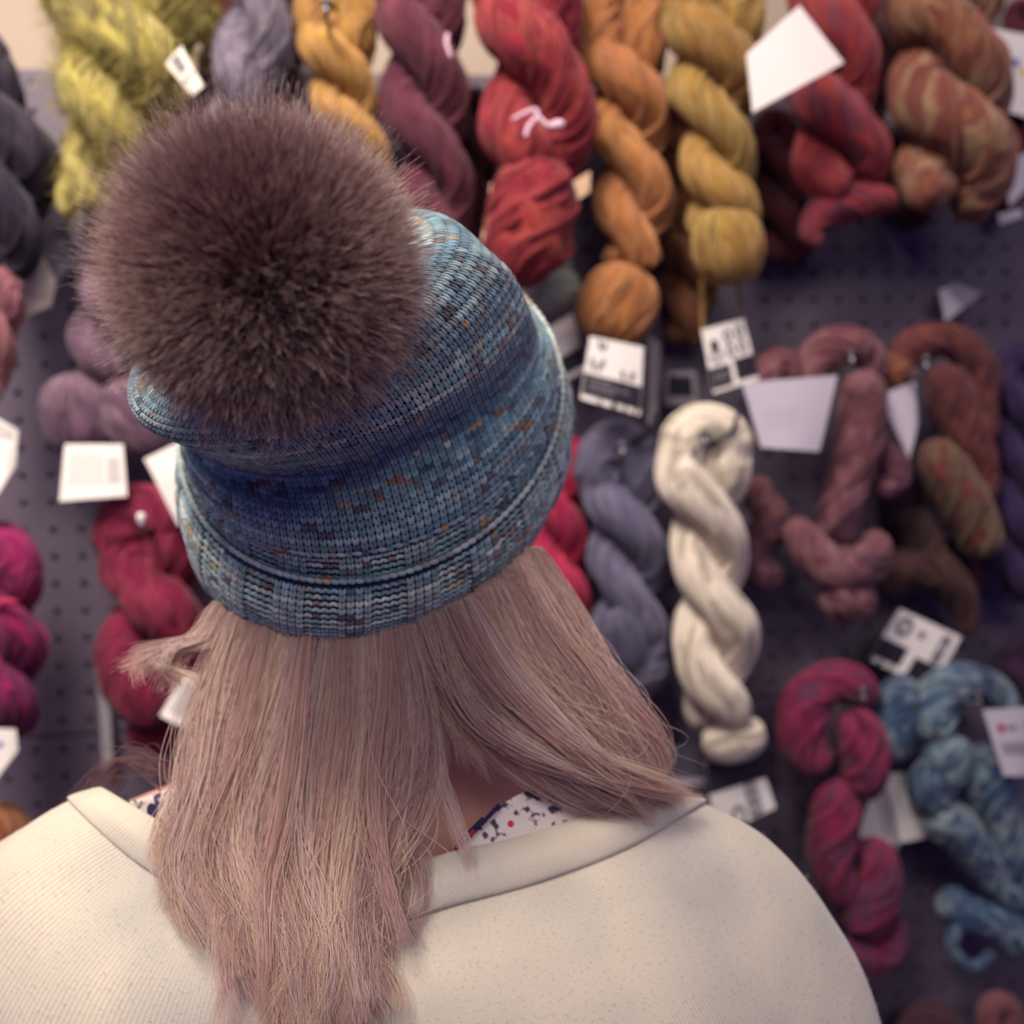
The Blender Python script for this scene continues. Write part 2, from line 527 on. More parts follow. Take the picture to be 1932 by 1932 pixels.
# ------------------------------------------------------------------ the pegboard wall
PITCH = 0.0254
HX, HZ = -0.34528, CAMZ+0.11109
m, nt, b = nmat('pegboard_paint')
tc = N(nt, 'ShaderNodeTexCoord'); nz = N(nt, 'ShaderNodeTexNoise'); nz.inputs['Scale'].default_value = 14
nt.links.new(tc.outputs['Object'], nz.inputs['Vector'])
rp = N(nt, 'ShaderNodeValToRGB'); rp.color_ramp.elements[0].color = srgb((86, 76, 92)); rp.color_ramp.elements[1].color = srgb((98, 87, 101))
nt.links.new(nz.outputs['Fac'], rp.inputs[0]); nt.links.new(rp.outputs[0], b.inputs['Base Color'])
b.inputs['Roughness'].default_value = 0.55
M_BOARD = m

def pegboard(name, c0, c1, r0, r1, cut_top=0.0, cut_bot=0.0):
    """grid of square cells each with a real round hole, 6 mm thick"""
    k = 16; rad = 0.0031; V = []; Fc = []
    sq = []
    for i in range(k):
        t = 2*math.pi*(i+0.5)/k; c, s_ = math.cos(t), math.sin(t); q = max(abs(c), abs(s_)); sq.append((c/q*PITCH/2, s_/q*PITCH/2))
    for cc in range(c0, c1):
        for rr in range(r0, r1):
            x, z = HX+cc*PITCH, HZ-rr*PITCH; o = len(V)
            for i in range(k): V.append((x+sq[i][0], 0, z+sq[i][1]))
            for i in range(k):
                t = 2*math.pi*(i+0.5)/k; V.append((x+rad*math.cos(t), 0, z+rad*math.sin(t)))
            for i in range(k):
                t = 2*math.pi*(i+0.5)/k; V.append((x+rad*math.cos(t), 0.006, z+rad*math.sin(t)))
            for i in range(k):
                j = (i+1) % k
                Fc.append((o+i, o+k+i, o+k+j, o+j)); Fc.append((o+k+i, o+2*k+i, o+2*k+j, o+k+j))
    # corner fill: the 16-gon on the square misses its corners, add corner triangles
    for cc in range(c0, c1):
        for rr in range(r0, r1):
            x, z = HX+cc*PITCH, HZ-rr*PITCH
            base = ((cc-c0)*(r1-r0)+(rr-r0))*3*k
            for (i, j, sx, sz) in ((1, 2, 1, 1), (5, 6, -1, 1), (9, 10, -1, -1), (13, 14, 1, -1)):
                V.append((x+sx*PITCH/2, 0, z+sz*PITCH/2)); Fc.append((base+i, base+j, len(V)-1))
    x0, x1 = HX+(c0-.5)*PITCH, HX+(c1-.5)*PITCH; z0, z1 = HZ-(r0-.5)*PITCH, HZ-(r1-.5)*PITCH
    o = len(V)
    V += [(x0, 0, z0), (x1, 0, z0), (x1, 0.006, z0), (x0, 0.006, z0), (x0, 0, z1), (x1, 0, z1), (x1, 0.006, z1), (x0, 0.006, z1)]
    Fc += [(o, o+1, o+2, o+3), (o+4, o+7, o+6, o+5)]
    ob = mesh_obj(name, V, Fc, M_BOARD, smooth=False)
    ob['kind'] = 'structure'
    return ob
# boards: top edge near photo row 118, joint at photo row 1335
pegboard('wall_pegboard_upper', -8, 42, -10, 14)
o = pegboard('wall_pegboard_lower', -8, 42, 14, 40)
o.location.z = -0.0022

def box(name, x0, x1, y0, y1, z0, z1, mat, kind='structure'):
    V = [(x, y, z) for x in (x0, x1) for y in (y0, y1) for z in (z0, z1)]
    Fc = [(0, 1, 3, 2), (4, 6, 7, 5), (0, 4, 5, 1), (2, 3, 7, 6), (0, 2, 6, 4), (1, 5, 7, 3)]
    o = mesh_obj(name, V, Fc, mat, smooth=False)
    if kind: o['kind'] = kind
    return o
M_WALL = plain('beige_wall_paint', (168, 153, 138), 0.8, 0.2)
M_DARKBACK = plain('dark_gap', (60, 52, 64), 0.9, 0.1)
M_FLOOR = plain('grey_floor', (120, 112, 108), 0.6, 0.3)
box('wall_back', -1.6, 1.8, 0.022, 0.12, 0, 3.0, M_WALL)
box('floor', -1.6, 1.8, -2.6, 0.12, -0.1, 0.0, M_FLOOR)
box('trim_1', -0.425, -0.40, 0.004, 0.022, Wp(80, 117, 0)[2], 3.0, plain('pale_trim_paint', (192, 176, 154), 0.7, 0.2))

# ------------------------------------------------------------------ skeins, top row
H1, H2 = 0.100, 0.027
BL = [(0, 0, 1, 1)]
skein('charcoal purple hank at the left edge above the white tag', [(52, 42, 62), (84, 70, 90), (44, 36, 58)], H1,
      dict(axis=[(-52, 110, 62), (-34, 190, 80), (-2, 290, 90), (12, 400, 78), (8, 470, 60), (0, 520, 34)], start=30, half=170))
lime, lm = skein('fluffy lime yellow hank with a loose frayed lower end', [(160, 146, 80), (236, 218, 118), (228, 208, 110), (212, 194, 100)], H1,
      dict(axis=[(240, -60, 130), (240, 30, 128), (232, 130, 108), (212, 230, 96), (190, 310, 66), (168, 400, 42)], start=70, half=150, amp=0.09),
      tubes=[[(150, 330, 22), (130, 370, 20), (128, 410, 12)], [(180, 350, 22), (215, 345, 18)]],
      fuzz=(5000, 0.016, 0.00028), matkw=dict(streak=0.45, fine=40))
label(lime, [(312, 120), (342, 86), (384, 162), (362, 182)], H1+0.05, M_CREAMP, 0.002, [(0.25, 0.05, 0.7, 0.45, M_INKG), (0.1, 0.6, 0.9, 0.66, M_INKG)])
label(lime, [(110, 160), (126, 158), (132, 196), (122, 192)], H1-0.02, M_LILAC, 0.001)
skein('rust and orange hank half hidden between the lime and lavender ones', [(170, 90, 92), (214, 130, 74), (120, 60, 80)], 0.05,
      dict(axis=[(405, -60, 34), (408, 20, 34), (400, 100, 26), (396, 150, 18)], start=0, half=60))
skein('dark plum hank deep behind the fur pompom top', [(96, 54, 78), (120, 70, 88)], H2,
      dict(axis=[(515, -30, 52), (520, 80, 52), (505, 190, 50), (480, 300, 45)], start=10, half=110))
skein('fuzzy lavender grey hank behind the top of the pompom', [(176, 160, 178), (150, 138, 160), (186, 172, 184)], H1,
      dict(axis=[(500, -90, 70), (492, 20, 68), (468, 130, 64), (445, 220, 56), (430, 310, 50)], start=10, half=170),
      fuzz=(2000, 0.010, 0.00025))
skein('mustard yellow hank right of the lavender one', [(232, 172, 72), (206, 146, 72), (238, 184, 84)], H1,
      dict(axis=[(634, 28, 72), (636, 90, 70), (646, 170, 64), (668, 250, 55), (690, 330, 46)], start=40, half=120), hookat=(617, 34), who='mustard yellow hank')
skein('burgundy wine hank with thick smooth twists', [(132, 58, 80), (104, 44, 66), (140, 66, 84)], H1,
      dict(axis=[(795, 0, 84), (794, 90, 86), (800, 190, 80), (815, 290, 70), (832, 380, 62), (850, 450, 48)], start=10, half=180),
      tie=[(M_THREAD, [(842, 90, 4, 60), (840, 110, 4, 62), (848, 135, 4, 60)])])
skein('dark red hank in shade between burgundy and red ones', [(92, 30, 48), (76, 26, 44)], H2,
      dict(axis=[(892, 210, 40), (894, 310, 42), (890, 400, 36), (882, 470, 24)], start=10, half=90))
red, rm = skein('crimson and coral red hank tied with a pale thread', [(176, 40, 62), (204, 82, 72), (164, 36, 62), (190, 48, 66)], 0.128,
      dict(axis=[(995, -30, 98), (1000, 60, 104), (1012, 170, 112), (1014, 270, 104), (1005, 340, 84)], start=30, half=230),
      tubes=[[(1010, 300, 62, 20), (1004, 380, 78, 22), (994, 450, 80, 22), (985, 505, 74, 20), (990, 545, 52, 10)]],
      tie=[(M_THREAD, [(952, 262, 3, 100), (990, 247, 4, 108), (1000, 256, 4, 108), (984, 276, 4, 108), (978, 296, 5, 106)]),
           (M_THREAD, [(1000, 258, 4, 108), (1018, 274, 5, 108), (1035, 272, 9, 106), (1048, 270, 8, 104)])])
label(red, [(926, 345), (946, 368), (940, 505), (908, 455)], 0.13, M_BEIGE, 0.002, name='paper_band')
label(red, [(1066, 352), (1114, 322), (1113, 362), (1072, 390)], 0.13, M_BEIGE, 0.002, name='paper_band')
pg, pgm = skein('pale grey hank whose end shows under the red one', [(190, 196, 190), (205, 205, 195)], 0.05,
      dict(axis=[(1020, 330, 46), (1022, 430, 48), (1030, 520, 46)], start=10, half=90, arch=True), bulbs=[(1032, 556, 62, 42, -24, 20)])
label(pg, [(1016, 628), (1080, 592), (1110, 696), (1058, 724)], 0.07, M_WHITE, 0.003,
      [(0.02, 0.58, 0.98, 0.9, M_INK), (0.1, 0.28, 0.9, 0.3, M_INKG)])
amber, am = skein('amber orange hank with a round folded end', [(226, 156, 78), (206, 128, 74), (220, 146, 78)], 0.088,
      dict(axis=[(1170, 0, 82), (1170, 80, 80), (1180, 180, 76), (1190, 280, 70), (1196, 380, 70), (1194, 460, 64), (1190, 510, 56)], start=96, half=146),
      bulbs=[(1160, 582, 80, 70, -58, 26)])
label(amber, [(1113, 634), (1214, 655), (1208, 784), (1095, 752)], H1+0.03, M_WHITE, 0.004,
      [(0.0, 0.56, 1.0, 0.93, M_INKG), (0.01, 0.6, 0.98, 0.92, M_INK),
       (0.10, 0.44, 0.05, 0.11, 0.01, -0.25), (0.26, 0.42, 0.05, 0.12, 0.01, 0.6), (0.64, 0.50, 0.04, 0.08, 0.01, -0.15), (0.80, 0.50, 0.045, 0.08, 0.01, 0.6),
       ] and [(0.01, 0.58, 0.99, 0.92, M_INK), (0.12, 0.42, 0.045, 0.11, 0.01, -0.2, M_INKG), (0.27, 0.41, 0.045, 0.12, 0.01, 0.5, M_INKG),
       (0.66, 0.48, 0.04, 0.08, 0.01, -0.15, M_INKG), (0.82, 0.47, 0.045, 0.08, 0.01, 0.5, M_INKG), (0.2, 0.10, 0.04, 0.08, 0.01, -0.3, M_INKG), (0.29, 0.12, 0.04, 0.08, 0.01, 0.5, M_INKG)]
      + text_rows(0.12, 0.62, 0.8, 0.84, 3, M_INKG, 3) + [(0.3, 0.93, 0.34, 1.0, M_INK), (0.52, 0.93, 0.6, 1.0, M_INK), (0.72, 0.93, 0.76, 1.0, M_INK), (0.9, 0.93, 0.94, 1.0, M_INK)])
gold, gm = skein('golden yellow hank hanging above a black and white tag', [(212, 162, 76), (198, 146, 74), (210, 172, 82)], 0.118,
      dict(axis=[(1346, -10, 94), (1345, 70, 96), (1348, 160, 78), (1350, 250, 72), (1358, 340, 74), (1365, 400, 68), (1368, 440, 60)], start=50, half=134),
      bulbs=[(1368, 468, 76, 66, 78, 24)])
for pts in ([(1330, 520, 4, -20), (1328, 570, 4, -10), (1326, 630, 4, 0)], [(1398, 520, 3, -20), (1400, 570, 3, -10), (1403, 612, 3, 0)]):
    v, f, u = pxtube(pts, H1, seg=8, amp=0); mesh_obj('hang_string', v, f, gm, gold, u)
label(gold, [(1323, 622), (1403, 601), (1432, 716), (1346, 742)], 0.112, M_WHITE, 0.003,
      [(0.0, 0.62, 0.46, 0.95, M_INK), (0.56, 0.58, 1.0, 0.92, M_INK), (0.22, 0.30, 0.10, 0.10, 0.01, 0, M_INK), (0.22, 0.47, 0.15, 0.10, 0.5, 0, M_INKG),
       (0.55, 0.20, 0.11, 0.11, 0.45, 0, M_INKG), (0.82, 0.18, 0.11, 0.11, 0.45, 0, M_INKG), (0.55, 0.44, 0.11, 0.11, 0.45, 0, M_INKG), (0.82, 0.42, 0.11, 0.11, 0.45, 0, M_INKG)]
      + text_rows(0.08, 0.70, 0.4, 0.86, 2, M_INKG, 5))
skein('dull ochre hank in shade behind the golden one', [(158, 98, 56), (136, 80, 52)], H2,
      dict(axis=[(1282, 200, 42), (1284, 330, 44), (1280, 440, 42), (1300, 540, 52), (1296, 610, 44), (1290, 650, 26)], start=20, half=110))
rose, rsm = skein('rose red hank with a big blank white label', [(160, 70, 92), (196, 58, 66), (200, 84, 80), (176, 48, 66)], 0.098,
      dict(axis=[(1572, -40, 80), (1572, 60, 82), (1568, 150, 82), (1572, 240, 92), (1592, 315, 86), (1612, 360, 60)], start=30, half=165),
      tubes=[[(1690, 385, 20), (1650, 378, 30), (1590, 385, 34), (1548, 405, 30), (1530, 440, 20), (1550, 462, 12)]])
label(rose, [(1408, 102), (1508, 10), (1592, 118), (1420, 212)], 0.172, M_WHITE, 0.006)
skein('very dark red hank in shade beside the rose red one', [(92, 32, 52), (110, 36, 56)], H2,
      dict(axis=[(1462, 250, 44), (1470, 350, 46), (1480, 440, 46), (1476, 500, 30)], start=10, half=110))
car, cm = skein('caramel and rust variegated hank beside a printed label', [(196, 128, 90), (150, 76, 68), (210, 170, 128), (168, 92, 74)], 0.105,
      dict(axis=[(1770, -30, 84), (1786, 60, 96), (1790, 160, 104), (1800, 250, 108), (1800, 330, 100), (1790, 400, 66)], start=20, half=185), matkw=dict(dye=16))
label(car, [(1810, 42), (1940, 66), (1940, 222), (1868, 200)], 0.05, M_WHITE, 0.003,
      [(0.55, 0.32, 0.85, 0.42, M_BLUE), (0.80, 0.44, 1.0, 0.50, M_YEL), (0.3, 0.62, 0.6, 0.70, M_YEL)])
label(car, [(1676, 196), (1704, 180), (1702, 270), (1670, 235)], 0.055, M_LILAC, 0.002)
skein('small rust hank in the top right corner behind the label', [(160, 78, 74), (180, 96, 80)], 0.030,
      dict(axis=[(1850, -80, 44), (1852, 0, 40), (1846, 40, 24)], start=10, half=70))
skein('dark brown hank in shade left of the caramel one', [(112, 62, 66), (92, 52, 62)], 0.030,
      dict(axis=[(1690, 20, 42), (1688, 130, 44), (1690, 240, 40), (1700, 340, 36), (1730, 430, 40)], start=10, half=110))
dk, dkm = skein('dark red hank at the right edge with torn white tags', [(120, 40, 56), (96, 36, 56)], 0.030,
      dict(axis=[(1925, 30, 30), (1915, 150, 36), (1905, 270, 40), (1900, 350, 36), (1890, 410, 26)], start=10, half=100))
label(dk, [(1898, 305), (1940, 286), (1940, 352), (1904, 392)], 0.062, M_LILAC, 0.002)
label(dk, [(1882, 404), (1926, 394), (1930, 408), (1888, 424)], 0.062, M_LILAC, 0.001)

# ------------------------------------------------------------------ left side
skein('flesh pink hank cut by the left edge', [(216, 150, 146), (190, 120, 130), (150, 84, 104)], 0.1,
      dict(axis=[(-14, 545, 50), (-8, 610, 46), (-14, 680, 36), (-20, 760, 26)], start=20, half=110))
t = label(None, [(72, 463), (106, 532), (96, 578), (32, 604)], 0.06, M_CREAMP, 0.003, [(0.3, 0.62, 0.8, 0.66, M_INKL)], name='paper_tag')
tag(t, 'cream paper tag hanging under the charcoal purple hank', 'tag')
t = label(None, [(76, 464), (138, 398), (140, 484), (104, 538)], 0.045, M_GREYP, 0.003, name='paper_tag')
tag(t, 'grey creased tag below the lime hank', 'tag')
mau, mm = skein('dusty mauve hank ending in two round bundles', [(148, 112, 134), (120, 86, 112), (158, 124, 142)], 0.06,
      dict(axis=[(216, 420, 50), (212, 500, 52), (204, 590, 58), (190, 670, 58), (190, 720, 44)], start=10, half=100, amp=0.08),
      bulbs=[(150, 785, 76, 58, 78, 14), (262, 790, 84, 62, 42, 4)], matkw=dict(streak=0.5, fine=36))
label(mau, [(122, 838), (232, 838), (240, 936), (112, 946)], 0.10, M_WHITE, 0.003, [(0.72, 0.25, 0.92, 0.72, M_INKL)] + [(0.12+0.035*i, 0.15, 0.13+0.035*i, 0.75, M_INKL) for i in range(16)])
label(mau, [(272, 866), (346, 830), (368, 978), (336, 992)], 0.128, M_WHITE, 0.003, [(0.3, 0.35, 0.34, 0.9, M_INKL), (0.5, 0.3, 0.53, 0.85, M_INKL)])
label(mau, [(150, 520), (186, 488), (184, 520), (158, 530)], 0.06, M_LILAC, 0.001)
label(mau, [(150, 522), (176, 536), (182, 562), (170, 548)], 0.06, M_LILAC, 0.001)
t = label(None, [(-40, 768), (34, 812), (30, 878), (-40, 990)], 0.12, M_WHITE, 0.006, [(0.0, 0.05, 0.9, 0.25, M_INKL)], name='paper_tag')
tag(t, 'curved white tag cut by the left edge beside the mauve hank', 'tag')
mag, mgm = skein('magenta and purple hank at the left edge, glossy', [(120, 28, 96), (206, 36, 118), (96, 24, 84), (178, 30, 104)], H1,
      dict(axis=[(-6, 1060, 72), (0, 1140, 70), (4, 1230, 70), (6, 1310, 66), (0, 1380, 50)], start=30, half=130), matkw=dict(dye=16),
      tie=[(M_RED, [(14, 1150, 6, 60), (30, 1128, 7, 62), (58, 1128, 4, 60)])])
label(mag, [(-30, 1374), (30, 1376), (34, 1416), (-30, 1500)], 0.125, M_WHITE, 0.004, [(0.4, 0.3, 0.6, 0.42, M_BLUE)])
crim, crm = skein('crimson hank on a white tipped hook left of the neck', [(160, 30, 78), (130, 22, 64), (172, 38, 82)], 0.065,
      dict(axis=[(276, 1012, 94), (290, 1080, 94), (300, 1160, 98), (290, 1240, 100), (276, 1310, 92), (280, 1360, 66)], start=28, half=178, amp=0.07),
      tubes=[[(240, 1372, 26), (290, 1385, 30), (340, 1392, 26)]], hookat=(270, 998), who='crimson hank', matkw=dict(fine=44))
label(crim, [(350, 1268), (386, 1276), (354, 1378), (301, 1350)], 0.12, M_WHITE, 0.003, [(0.15, 0.2+0.055*i, 0.85, 0.22+0.055*i, M_INKG) for i in range(12)])
t = label(None, [(184, 1284), (206, 1320), (214, 1440), (194, 1452)], 0.02, M_GREYP, 0.001, name='plastic_strip')
tag(t, 'narrow grey plastic strip left of the crimson hank end', 'strip')
skein('amber hank in the bottom left corner behind the shoulder', [(206, 140, 84), (150, 76, 62), (200, 130, 80)], H1,
      dict(axis=[(-22, 1588, 76), (-20, 1700, 70), (-20, 1800, 60)], start=20, half=130))

# ------------------------------------------------------------------ middle
pink, pm = skein('hot pink hank peeking out behind the hat brim', [(210, 28, 92), (240, 36, 100), (190, 30, 90)], 0.045,
      dict(axis=[(1045, 880, 66), (1045, 960, 60), (1050, 1040, 58), (1056, 1110, 58), (1062, 1170, 40)], start=20, half=130))
slate, sm = skein('slate lavender hank between the hot pink and cream ones', [(140, 134, 166), (116, 112, 148), (150, 144, 170)], 0.08,
      dict(axis=[(1166, 872, 78), (1174, 940, 76), (1182, 1020, 72), (1190, 1100, 70), (1186, 1180, 70), (1184, 1230, 60)], start=40, half=150),
      bulbs=[(1170, 1200, 62, 34, 75, 44), (1205, 1262, 56, 40, -20, 20), (1180, 1296, 50, 32, 25, 8), (1222, 1230, 40, 26, -60, 26)],
      fuzz=(1500, 0.006, 0.0002), tie=[(M_DTHREAD, [(1222, 782, 4, 60), (1216, 806, 5, 66), (1196, 826, 5, 66), (1176, 838, 8, 58)])], hookat=(1172, 862), who='slate lavender hank')
cream, crmm = skein('cream white hank with smooth thick twists and a round end', [(240, 226, 204), (232, 216, 194), (246, 234, 214)], 0.118,
      dict(axis=[(1330, 848, 88), (1326, 910, 86), (1334, 1000, 80), (1344, 1100, 78), (1350, 1190, 76), (1346, 1270, 82), (1352, 1330, 74), (1362, 1370, 50)], start=30, half=172, amp=0.03, twist=22.0),
      bulbs=[(1382, 1392, 64, 44, -14, 10)], matkw=dict(streak=0.07), thick=0.0006, gain=0.9, loose=0.0, rough=0.1, pack=1.0, lobe=0.35,
      tie=[(M_DTHREAD, [(1326, 846, 9, 40), (1344, 832, 4, 52), (1364, 814, 4, 56), (1376, 782, 4, 50)])], hookat=(1326, 842), who='cream white hank')
label(cream, [(1330, 1440), (1430, 1424), (1464, 1524), (1350, 1580)], 0.112, M_WHITE, 0.003,
      [(0.0, 0.0, 1.0, 0.42, M_INK), (0.60, 0.42, 0.80, 0.98, M_INKG), (0.7, 0.50, 0.05, 0.05, 0.01, 0, M_INKL), (0.7, 0.66, 0.05, 0.05, 0.01, 0, M_INKL), (0.7, 0.84, 0.05, 0.06, 0.01, 0, M_INKL),
       (0.42, 0.86, 0.12, 0.16, 0.55, 0, M_INKG)])
t = label(None, [(1224, 632), (1246, 648), (1240, 800), (1222, 800)], 0.05, M_GREYP, 0.001, name='plastic_strip')
tag(t, 'tall grey plastic strip right of the amber hank tag', 'strip')
t = label(None, [(1256, 700), (1312, 700), (1318, 768), (1254, 764)], 0.03, M_GREYP, 0.001, [(0.1, 0.15, 0.85, 0.72, M_INK)], name='price_tag')
tag(t, 'small dark tag with grey rim above the cream hank', 'tag')
t = label(None, [(1062, 722), (1078, 720), (1086, 790), (1072, 790)], 0.05, M_GREYP, 0.001, name='plastic_strip')
tag(t, 'thin grey strip at the hat edge under the black and white tag', 'strip')
t = label(None, [(1238, 1404), (1326, 1406), (1332, 1482), (1246, 1486)], 0.05, M_PLASTIC, 0.001, [(0.02, 0.80, 0.98, 0.97, M_LILAC), (0.0, 0.0, 0.08, 0.95, M_LILAC)], name='price_holder')
tag(t, 'clear plastic price holder left of the cream hank end', 'tag')

# ------------------------------------------------------------------ right side
dusty, dm = skein('dusty pink brown hank with loose folds and a crumpled label', [(182, 118, 122), (128, 68, 82), (186, 126, 132), (108, 62, 88)], 0.09,
      tubes=[[(1440, 750, 30), (1450, 705, 34), (1480, 690, 32), (1500, 730, 28)],
             [(1520, 745, 34), (1542, 680, 40), (1595, 655, 40), (1640, 672, 30), (1652, 720, 22)],
             [(1622, 700, 36, 14), (1618, 770, 44, 20), (1610, 840, 44, 20), (1596, 900, 40, 12), (1580, 960, 42, 8), (1570, 1030, 34, 0)],
             [(1640, 740, 22), (1650, 830, 22, -10), (1680, 870, 28), (1690, 905, 26), (1650, 930, 26)],
             [(1490, 980, 24), (1530, 1040, 38, 6), (1580, 1072, 48, 10), (1636, 1052, 42, 8), (1652, 1000, 24)],
             [(1550, 1110, 40), (1600, 1128, 46), (1645, 1105, 32)],
             [(1505, 1000, 32, -50), (1465, 1010, 34, -60), (1445, 1050, 30, -64), (1462, 1090, 30, -60), (1495, 1080, 28, -50)],
             [(1448, 900, 28, -70), (1460, 950, 30, -64), (1495, 990, 30, -50)]], matkw=dict(dye=14), hookat=(1602, 690), who='dusty pink brown hank')
label(dusty, [(1400, 722), (1580, 708), (1546, 852), (1436, 844)], 0.135, M_LILAC, 0.005, text_rows(0.15, 0.4, 0.6, 0.75, 5, M_INKL, 8, 0.25))
brown, bm = skein('chestnut hank with an ochre patch and a folded grey label', [(156, 78, 76), (118, 60, 66), (164, 92, 78), (112, 58, 66)], 0.075,
      tubepals={0: [(206, 140, 66), (176, 104, 60)], 3: [(150, 128, 92), (128, 92, 78), (140, 110, 84)]},
      tubes=[[(1686, 745, 26), (1688, 705, 34), (1705, 675, 30)], [(1690, 690, 20, -10), (1725, 655, 34), (1790, 642, 32), (1842, 685, 34), (1856, 760, 26), (1862, 830, 20)],
             [(1765, 690, 36, 14), (1788, 760, 44, 20), (1818, 830, 44, 14), (1846, 890, 34, 4), (1850, 950, 28, 0)],
             [(1752, 830, 30, 10), (1764, 870, 44, 16), (1800, 930, 48, 14), (1836, 990, 46, 4), (1860, 1050, 36, 0)]], matkw=dict(dye=18), hookat=(1742, 700), who='chestnut hank')
label(brown, [(1658, 746), (1726, 720), (1732, 800), (1716, 866)], 0.09, M_LILAC, 0.003)
skein('dark violet hank at the right edge', [(80, 54, 112), (60, 40, 88), (90, 62, 118)], 0.05,
      dict(axis=[(1922, 700, 56), (1920, 790, 54), (1922, 880, 50), (1920, 980, 54), (1924, 1070, 50), (1930, 1140, 30)], start=20, half=110))
skein('olive brown hank end in shade under the chestnut hank', [(116, 84, 62), (80, 50, 58), (100, 62, 60)], 0.05,
      tubes=[[(1640, 1110, 30), (1690, 1080, 40), (1750, 1072, 44), (1800, 1110, 36), (1822, 1160, 22), (1826, 1200, 12)],
             [(1720, 960, 34), (1740, 1030, 38), (1760, 1080, 30)]])
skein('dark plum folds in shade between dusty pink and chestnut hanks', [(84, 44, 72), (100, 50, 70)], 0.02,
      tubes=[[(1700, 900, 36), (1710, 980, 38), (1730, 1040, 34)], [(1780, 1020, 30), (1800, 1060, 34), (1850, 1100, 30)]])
rasp, ram = skein('raspberry and plum hank on the lower right', [(176, 46, 100), (132, 34, 82), (120, 70, 106), (168, 42, 92)], 0.08,
      tubes=[[(1552, 1455, 34), (1512, 1400, 44), (1520, 1330, 48), (1560, 1292, 40), (1612, 1292, 38), (1646, 1330, 24)],
             [(1598, 1335, 32, 14), (1618, 1395, 46, 18), (1624, 1455, 44, 14), (1600, 1500, 30, 4)],
             [(1580, 1470, 34), (1572, 1540, 46, 8), (1562, 1610, 42, 10), (1580, 1670, 34, 8), (1600, 1700, 24)],
             [(1640, 1580, 34, 2), (1652, 1650, 46, 6), (1630, 1710, 50, 8), (1610, 1760, 42, 2)],
             [(1590, 1780, 26), (1640, 1806, 34), (1684, 1780, 26), (1692, 1725, 14)]], matkw=dict(dye=14), hookat=(1624, 1322), who='raspberry hank')
label(rasp, [(1652, 1460), (1740, 1458), (1762, 1578), (1612, 1606)], 0.055, M_WHITE, 0.004, [(0.75, 0.45, 0.025, 0.035, 0.01, 0, M_RED)])
v, f, u = pxtube([(1650, 1440, 3), (1668, 1490, 4), (1684, 1540, 5), (1692, 1606, 5)], 0.07, seg=8, amp=0); mesh_obj('hang_string', v, f, M_GREYP, rasp, u)
blue, bum = skein('denim and pale blue variegated hank at the lower right edge', [(160, 188, 200), (104, 142, 176), (50, 62, 112), (178, 198, 204), (74, 106, 150)], 0.075,
      tubes=[[(1700, 1440, 30, -20), (1690, 1380, 42, -16), (1704, 1320, 40, -16), (1740, 1300, 30, -10)],
             [(1760, 1400, 42), (1762, 1330, 46), (1815, 1290, 40), (1875, 1305, 32), (1908, 1360, 24)],
             [(1785, 1380, 44, 14), (1778, 1440, 46, 14), (1750, 1480, 40, 6), (1770, 1530, 36, 0)],
             [(1850, 1400, 40, 16), (1850, 1470, 50, 20), (1876, 1540, 44, 16), (1900, 1610, 42, 10), (1940, 1680, 40, 0)],
             [(1740, 1560, 40), (1790, 1550, 46, 8), (1830, 1600, 44, 8), (1880, 1660, 36, 4), (1930, 1700, 34)],
             [(1790, 1700, 36, -30), (1830, 1730, 34, -24), (1880, 1740, 36, -6), (1940, 1790, 44, 0)],
             [(1820, 1740, 12, -10), (1800, 1790, 10, -10), (1840, 1830, 10, -10), (1880, 1800, 10, -10)]], matkw=dict(dye=22), hookat=(1840, 1330), who='blue variegated hank')
label(blue, [(1854, 1340), (1940, 1334), (1944, 1464), (1894, 1464)], 0.13, M_LILAC, 0.003,
      [(0.3, 0.28, 0.09, 0.07, 0.01, 0, M_RED), (0.42, 0.25, 0.7, 0.31, M_INKG), (0.2, 0.5, 1.0, 0.68, M_GREYP), (0.9, 0.2, 1.0, 0.3, M_BLUE)])
t = label(None, [(1698, 1148), (1814, 1202), (1758, 1302), (1638, 1244)], 0.06, M_WHITE, 0.002,
      [(0.0, 0.55, 0.42, 0.9, M_INK), (0.56, 0.62, 1.0, 1.0, M_INK), (0.20, 0.25, 0.12, 0.18, 0.4, 0, M_INKG), (0.48, 0.25, 0.06, 0.07, 0.01, 0, M_INKG),
       (0.76, 0.08, 0.9, 0.6, M_INKG), (0.83, 0.3, 0.04, 0.05, 0.01, 0, M_INKL), (0.0, 0.9, 0.05, 1.0, M_INK), (0.14, 0.92, 0.2, 1.0, M_INK), (0.3, 0.93, 0.34, 1.0, M_INK)], name='paper_tag')
tag(t, 'tilted black and white tag above the blue variegated hank', 'tag')
t = label(None, [(1772, 548), (1800, 534), (1856, 552), (1784, 606)], 0.03, M_LILAC, 0.001, [(0.45, 0, 1, 1, M_GREYP)], name='paper_tag')
tag(t, 'small grey tag high above the chestnut hank', 'tag')
skein('dim purple hank at the right edge above the blue one', [(92, 50, 92), (70, 40, 76)], 0.03,
      dict(axis=[(1932, 1240, 40), (1930, 1300, 40), (1925, 1370, 34)], start=10, half=80))
skein('plum brown hank top cut by the bottom edge', [(116, 68, 84), (96, 56, 74)], 0.06,
      dict(axis=[(1755, 1950, 62), (1755, 2050, 60), (1755, 2150, 50)], start=20, half=120))
skein('salmon pink hank top in the bottom right corner', [(176, 108, 112), (150, 88, 100)], 0.07,
      dict(axis=[(1885, 1912, 40), (1885, 2000, 40), (1885, 2100, 40)], start=20, half=120))

# ------------------------------------------------------------------ the person
person = empty('person', None, 'person seen from behind in a blue knitted hat and cream sweater', 'person')

